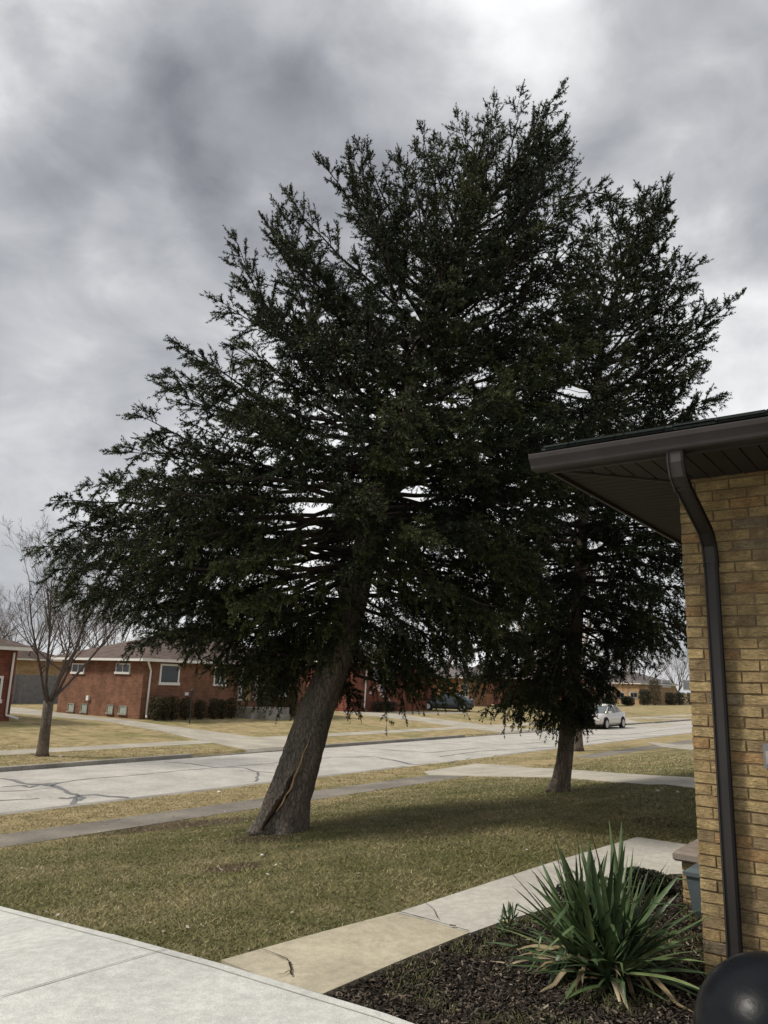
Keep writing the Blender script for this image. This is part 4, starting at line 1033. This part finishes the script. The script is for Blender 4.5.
# porch end wall with stone cap, beyond the corner
PS = empty('porch_steps', (0, 0, 0), HR, 'tan brick porch end with a stone cap beside the concrete walk', 'steps')
q = atY(673, 850, 6.55); PS.location = (q[0], q[1], 0)
zc = q[2]; print('cap z', zc)
mb = MB(); rings = []
for (i, zz, g) in ((0, zc-.075, .015), (1, zc-.06, 0), (2, zc-.02, 0), (3, zc, .02)): rings.append([(0+g, -.02+g, zz), (1.15-g, -.02+g, zz), (1.15-g, 1.5-g, zz), (0+g, 1.5-g, zz)])
mb.loft(rings); mb.build('cap', M['stone'], PS)
mb = MB(); mb.box(.06, 1.1, .06, 1.4, -.1, zc-.078, mi=1); z = zc-.078-.066
while z > -.1:
    x = .05
    while x < 1.1: mb.box(x, min(x+.2, 1.11), .045, .1, z, z+.057, jit=.001); x += .21
    y = .115
    while y < 1.4: mb.box(.045, .1, y, y+.2, z, z+.057, jit=.001); y += .21
    z -= .068
mb.build('wall', [M['tanbrick'], M['mortar']], PS)
# gas meter like block + blue grey bin
q = G(684, 888); mt_ = empty('vent_block', (q[0]+.03, q[1]+.0, 0), HR, 'small pale grey block standing below the stone porch cap', 'block')
mb = MB(); mb.box(0, .12, 0, .12, 0, .14); mb.box(.012, .108, -.006, .0, .02, .12); mb.build('block', M['farwalk'], mt_); mb = MB()
for k in range(4): mb.box(.02, .1, -.012, -.0065, .03+k*.022, .038+k*.022)
mb.build('grille', M['dark'], mt_)
q = G(688, 918); bn = empty('plastic_bin', (q[0], q[1], 0), HR, 'blue grey plastic bin tucked behind the brick corner', 'bin')
zt = atY(690, 870, q[1])[2]
mb = MB(); mb.loft([[(g, g, zz), (.36-g, g, zz), (.36-g, .3-g, zz), (g, .3-g, zz)] for g, zz in ((.05, 0), (.03, .05), (.01, zt*.6), (0, zt-.04))]); mb.build('body', M['bluegrey'], bn)
mb = MB(); mb.loft([[(g, g, zz), (.36-g, g, zz), (.36-g, .3-g, zz), (g, .3-g, zz)] for g, zz in ((-.015, zt-.038), (-.015, zt-.01), (.02, zt+.015))]); mb.build('lid', M['bluegrey'], bn)

# ------------------------------------------------------------------ yucca
def yucca(label, base, n, Lr, seed, spreadc=.16, group=None, wid=.028, dead=26, hmin=.05):
    r = random.Random(seed); root = empty('yucca_plant', base, 0, label, 'plant', group)
    V, F, TN = [], [], []; V2, F2, T2 = [], [], []
    def leaf(V, F, TN, c, ph, el, L, w, bend, tone, twist, kink=None):
        i0 = len(V); ns = 9; p = np.array(c, float); e = el
        for k in range(ns+1):
            s = k/ns; d = np.array([math.cos(ph)*math.cos(e), math.sin(ph)*math.cos(e), math.sin(e)])
            sd = np.array([-math.sin(ph), math.cos(ph), 0])*math.cos(twist*s)+np.cross(d, [-math.sin(ph), math.cos(ph), 0])*math.sin(twist*s)
            up = np.cross(sd, d)
            ww = w*(.55+.9*min(1, s*3)*(1-s))*(1-s**4)+.0008
            ww = w*min(1., .5+2*s)*(1-s**3.2)+.0006
            V += [tuple(p-sd*ww+up*ww*.35), tuple(p), tuple(p+sd*ww+up*ww*.35)]
            p = p+d*L/ns; e -= bend/ns*(.3+1.6*s)
            if kink and k == kink[0]: e -= kink[1]
            if p[2] < .015: p[2] = .015+r.uniform(0, .02); e = max(e, 0)
        for k in range(ns):
            a = i0+3*k
            F.append((a, a+1, a+4, a+3)); F.append((a+1, a+2, a+5, a+4)); TN.extend([tone, min(1, tone+.12)])
    hs = [(0, 0), (.12, .05), (-.10, .08), (.03, -.12), (-.05, .18)]
    for i in range(n):
        h = hs[i % len(hs)] if spreadc > .1 else (0, 0)
        f = ((i+.5)/n); el = RAD(86-82*f**.85+r.uniform(-8, 8)); ph = i*2.39996+r.uniform(-.3, .3)
        c = (h[0]+r.gauss(0, .03), h[1]+r.gauss(0, .03), r.uniform(0.01, .08)+.08*(1-f))
        L = Lr*r.uniform(.72, 1.08)*(1-.15*f)
        kink = (r.randint(4, 7), r.uniform(.7, 1.6)) if r.random() < .13 else None
        leaf(V, F, TN, c, ph, max(el, hmin), L, wid*r.uniform(.6, 1.)/2, r.uniform(.05, .35)+.5*f*r.random(), min(1, max(0, r.gauss(.42, .2))), r.uniform(-.6, .6), kink)
    for i in range(dead):
        h = hs[i % len(hs)] if spreadc > .1 else (0, 0)
        ph = r.uniform(0, 6.28); leaf(V2, F2, T2, (h[0]*.8, h[1]*.8, .05), ph, RAD(r.uniform(5, 30)), Lr*r.uniform(.5, .9), wid*.32, r.uniform(.4, 1.), r.random(), r.uniform(-1.5, 1.5), (r.randint(3, 6), r.uniform(0, .6)))
    np_mesh('leaves', V, F, 4, M['yucca'], root, TN, smooth=False)
    if dead: np_mesh('dead_leaves', V2, F2, 4, M['deadleaf'], root, T2)
    return root
yb = G(604, 982); yb[2] = 0
yucca('large spiky green yucca clump in the mulch bed before the brick corner', yb, 230, .68, 4, wid=.048, dead=36)
q = G(505, 938); q[2] = 0; yucca('tiny strap leaved seedling at the left of the yucca by the walk', q, 44, .10, 6, spreadc=0, wid=.022, dead=0)
# low evergreen mound behind the yucca
q = G(640, 893); q[2] = 0; shrub('low dark evergreen mound between the yucca and the walk', q, .50, .36, .17, 90, 'hedge2', None, 5200, .012, 0, round_=1.)
q = G(585, 905); q[2] = 0; shrub('small dark leafy clump behind the middle of the yucca', q, .5, .35, .14, 91, 'hedge2', None, 2600, .012, 0, round_=1.)
# litter of ground plants among the bed
r = np.random.default_rng(3); n = 26000; az = r.uniform(.02, .6, n); rr = r.uniform(3.8, 7.6, n); X, Y = np.sin(az)*rr, np.cos(az)*rr
k = inpoly(X, Y, bed) & (np.sin(X*5+1)*np.sin(Y*4.3)+.35*np.sin(X*13)*np.sin(Y*11) > .15); X, Y = X[k], Y[k]; n = len(X)
b_ = np.stack([X, Y, np.full(n, .01)], 1); th = r.uniform(0, 6.28, n); s = np.stack([np.cos(th)*.003, np.sin(th)*.003, th*0], 1); ph = r.uniform(0, 6.28, n); h = r.uniform(.015, .05, n)
V = np.stack([b_-s, b_+s, b_+np.stack([np.cos(ph)*h*.8, np.sin(ph)*h*.8, h], 1)], 1).reshape(-1, 3)
o = np_mesh('weeds', V, np.arange(3*n).reshape(n, 3), 3, M['blades'], tone=np.clip(r.normal(.15, .15, n), 0, 1)); tag(o, 'patchy low green weeds in the mulch bed', 'weeds', kind='stuff')

# ------------------------------------------------------------------ kettle grill
KY = 2.62; kc = atY(777, 1032, KY); kr = .238
KG = empty('kettle_grill', (kc[0], kc[1], 0), .4, 'glossy black rounded grill lid cut off at the bottom right corner', 'grill'); kz = kc[2]-.02
mb = MB(); rings = []
for i in range(15):
    a = i/14*math.pi/2; rings.append([(math.cos(t)*kr*math.cos(a), math.sin(t)*kr*math.cos(a), kz+math.sin(a)*kr*.98) for t in np.linspace(0, 2*math.pi, 40, endpoint=False)])
mb.loft(rings); lid = mb.build('lid', M['blackgloss'], KG, True)
mb = MB(); mb.tube([(-.06, 0, kz+kr*.95), (-.06, 0, kz+kr*1.12), (.06, 0, kz+kr*1.12), (.06, 0, kz+kr*.95)], .012, 8); pass
mb = MB(); rings = []
for i in range(13):
    a = i/12*math.pi/2*.96; rings.append([(math.cos(t)*kr*.985*math.cos(a), math.sin(t)*kr*.985*math.cos(a), kz-.006-math.sin(a)*kr*.75) for t in np.linspace(0, 2*math.pi, 40, endpoint=False)])
mb.loft(rings); mb.build('bowl', M['blackgloss'], KG, True)
zb = kz-kr*.55
for k in range(3):
    a = k*2.094; mb = MB(); mb.tube([(math.cos(a)*kr*.55, math.sin(a)*kr*.55, zb), (math.cos(a)*kr*1.0, math.sin(a)*kr*1.0, .0)], .012, 8); mb.build('leg', M['alloy'], KG)

# a few pale pebbles / litter on the lawn
for i, (px, py, s_) in enumerate([(262, 857, .02), (658, 792, .03), (678, 793, .025), (60, 757, .06), (219, 793, .05)]):
    q = G(px, py); mb = MB(); mb.tube([q+np.array([-s_, 0, .01]), q+np.array([-s_*.4, .01, .02]), q+np.array([s_*.5, 0, .018]), q+np.array([s_, .0, .008])], [s_*.2, s_*.6, s_*.5, s_*.1], 6)
    o = mb.build('stone', M['white'], None, True, loc=q)
    tag(o, ['white stone in the grass below the leaning trunk', 'white stone on the lawn left of its neighbour near the brick corner', 'white stone on the lawn nearest the brick corner', 'pale litter on the far verge right of the bare street tree', 'pale litter scrap at the near kerb left of the leaning trunk'][i], 'stone')

# ------------------------------------------------------------------ sky, sun, camera
SEL, SAZ = RAD(47), math.atan2(-.96, -.12)
w = bpy.data.worlds.new('World'); scene.world = w; w.use_nodes = True; nt = w.node_tree
bg = nt.nodes['Background']; bg.inputs[1].default_value = .1
sky = nd(nt, 'ShaderNodeTexSky', sky_type='NISHITA'); sky.sun_disc = False; sky.sun_elevation = SEL; sky.sun_rotation = SAZ
tc = nd(nt, 'ShaderNodeTexCoord').outputs['Generated']
sx = nd(nt, 'ShaderNodeSeparateXYZ'); nt.links.new(tc, sx.inputs[0])
zz = math_(nt, 'ADD', math_(nt, 'MAXIMUM', sx.outputs[2], 0.), .22)
cb = nd(nt, 'ShaderNodeCombineXYZ'); nt.links.new(math_(nt, 'DIVIDE', sx.outputs[0], zz), cb.inputs[0]); nt.links.new(math_(nt, 'DIVIDE', sx.outputs[1], zz), cb.inputs[1]); cb.inputs[2].default_value = 4.3
mpg = nd(nt, 'ShaderNodeMapping'); mpg.inputs['Scale'].default_value = (1, 1, 1.7); mpg.inputs['Location'].default_value = (3.1, 1.7, .4); nt.links.new(tc, mpg.inputs[0])
n1 = noise(nt, 2.3, 9, .52, mpg.outputs[0], .35); n2 = noise(nt, 6.5, 8, .55, mpg.outputs[0], .5)
val = math_(nt, 'ADD', math_(nt, 'MULTIPLY', math_(nt, 'SUBTRACT', n1, .5), 1.0), math_(nt, 'MULTIPLY', math_(nt, 'SUBTRACT', n2, .5), .50))
# big cloud masses, placed by direction in the sky, edges broken up by the noise
wob = nd(nt, 'ShaderNodeTexNoise'); wob.inputs['Scale'].default_value = 4.5; wob.inputs['Detail'].default_value = 9; nt.links.new(tc, wob.inputs['Vector'])
vs = nd(nt, 'ShaderNodeVectorMath', operation='SUBTRACT'); nt.links.new(wob.outputs['Color'], vs.inputs[0]); vs.inputs[1].default_value = (.5, .5, .5)
vm = nd(nt, 'ShaderNodeVectorMath', operation='SCALE'); nt.links.new(vs.outputs[0], vm.inputs[0]); vm.inputs['Scale'].default_value = .26
va = nd(nt, 'ShaderNodeVectorMath', operation='ADD'); nt.links.new(tc, va.inputs[0]); nt.links.new(vm.outputs[0], va.inputs[1])
for px, py, rad_, amt in [(170, 110, .21, -.20), (310, 100, .20, -.20), (105, 140, .13, -.12), (90, 60, .09, -.08), (400, 90, .12, -.10), (380, 130, .15, -.10), (60, 270, .26, -.12), (690, 130, .22, -.10), (700, 270, .12, -.10),
                          (30, 60, .13, .20), (150, 240, .09, .20), (250, -10, .10, .14), (480, 40, .16, .20), (620, 60, .12, .06), (650, 230, .10, .14), (720, 380, .16, .28), (20, 390, .12, .10), (20, 520, .2, .12), (400, 600, .35, .30), (740, 10, .1, .08)]:
    d = ray(px, py); d = d/np.linalg.norm(d)
    ds_ = nd(nt, 'ShaderNodeVectorMath', operation='DISTANCE'); nt.links.new(va.outputs[0], ds_.inputs[0]); ds_.inputs[1].default_value = tuple(d)
    mr = nd(nt, 'ShaderNodeMapRange', interpolation_type='SMOOTHSTEP'); mr.inputs[1].default_value = rad_*1.2; mr.inputs[2].default_value = rad_*.5; mr.inputs[3].default_value = 0; mr.inputs[4].default_value = amt
    nt.links.new(ds_.outputs['Value'], mr.inputs[0]); val = math_(nt, 'ADD', val, mr.outputs[0])
cc = ramp(nt, math_(nt, 'ADD', val, .5), [(.08, (.165, .172, .19)), (.3, (.27, .28, .30)), (.5, (.40, .408, .425)), (.72, (.62, .625, .63)), (.95, (.85, .85, .85))])
sc_ = nd(nt, 'ShaderNodeVectorMath', operation='SCALE'); nt.links.new(cc, sc_.inputs[0]); sc_.inputs['Scale'].default_value = 10.
col = mixc(nt, .97, sky.outputs[0], sc_.outputs[0]); nt.links.new(col, bg.inputs[0])

sd = bpy.data.lights.new('sun', 'SUN'); sd.energy = 2.5; sd.angle = RAD(12); sd.color = (1., .94, .84)
so = bpy.data.objects.new('sun', sd); COL.objects.link(so)
dv = Vector((math.sin(SAZ)*math.cos(SEL), math.cos(SAZ)*math.cos(SEL), math.sin(SEL)))
so.rotation_euler = dv.to_track_quat('Z', 'Y').to_euler(); so.location = (-20, -5, 30)

cd = bpy.data.cameras.new('camera'); cam = bpy.data.objects.new('camera', cd); COL.objects.link(cam)
cd.sensor_fit = 'VERTICAL'; cd.angle_y = 2*math.atan(512/768); cd.clip_end = 2000; cd.clip_start = .05
Mx = Matrix(((_r[0], _u[0], -_f[0], 0), (_r[1], _u[1], -_f[1], 0), (_r[2], _u[2], -_f[2], CZ), (0, 0, 0, 1))); cam.matrix_world = Mx
scene.camera = cam
scene.view_settings.view_transform = 'Standard'; scene.view_settings.look = 'None'; scene.view_settings.gamma = 1; scene.view_settings.exposure = .5
scene.render.engine = 'CYCLES'
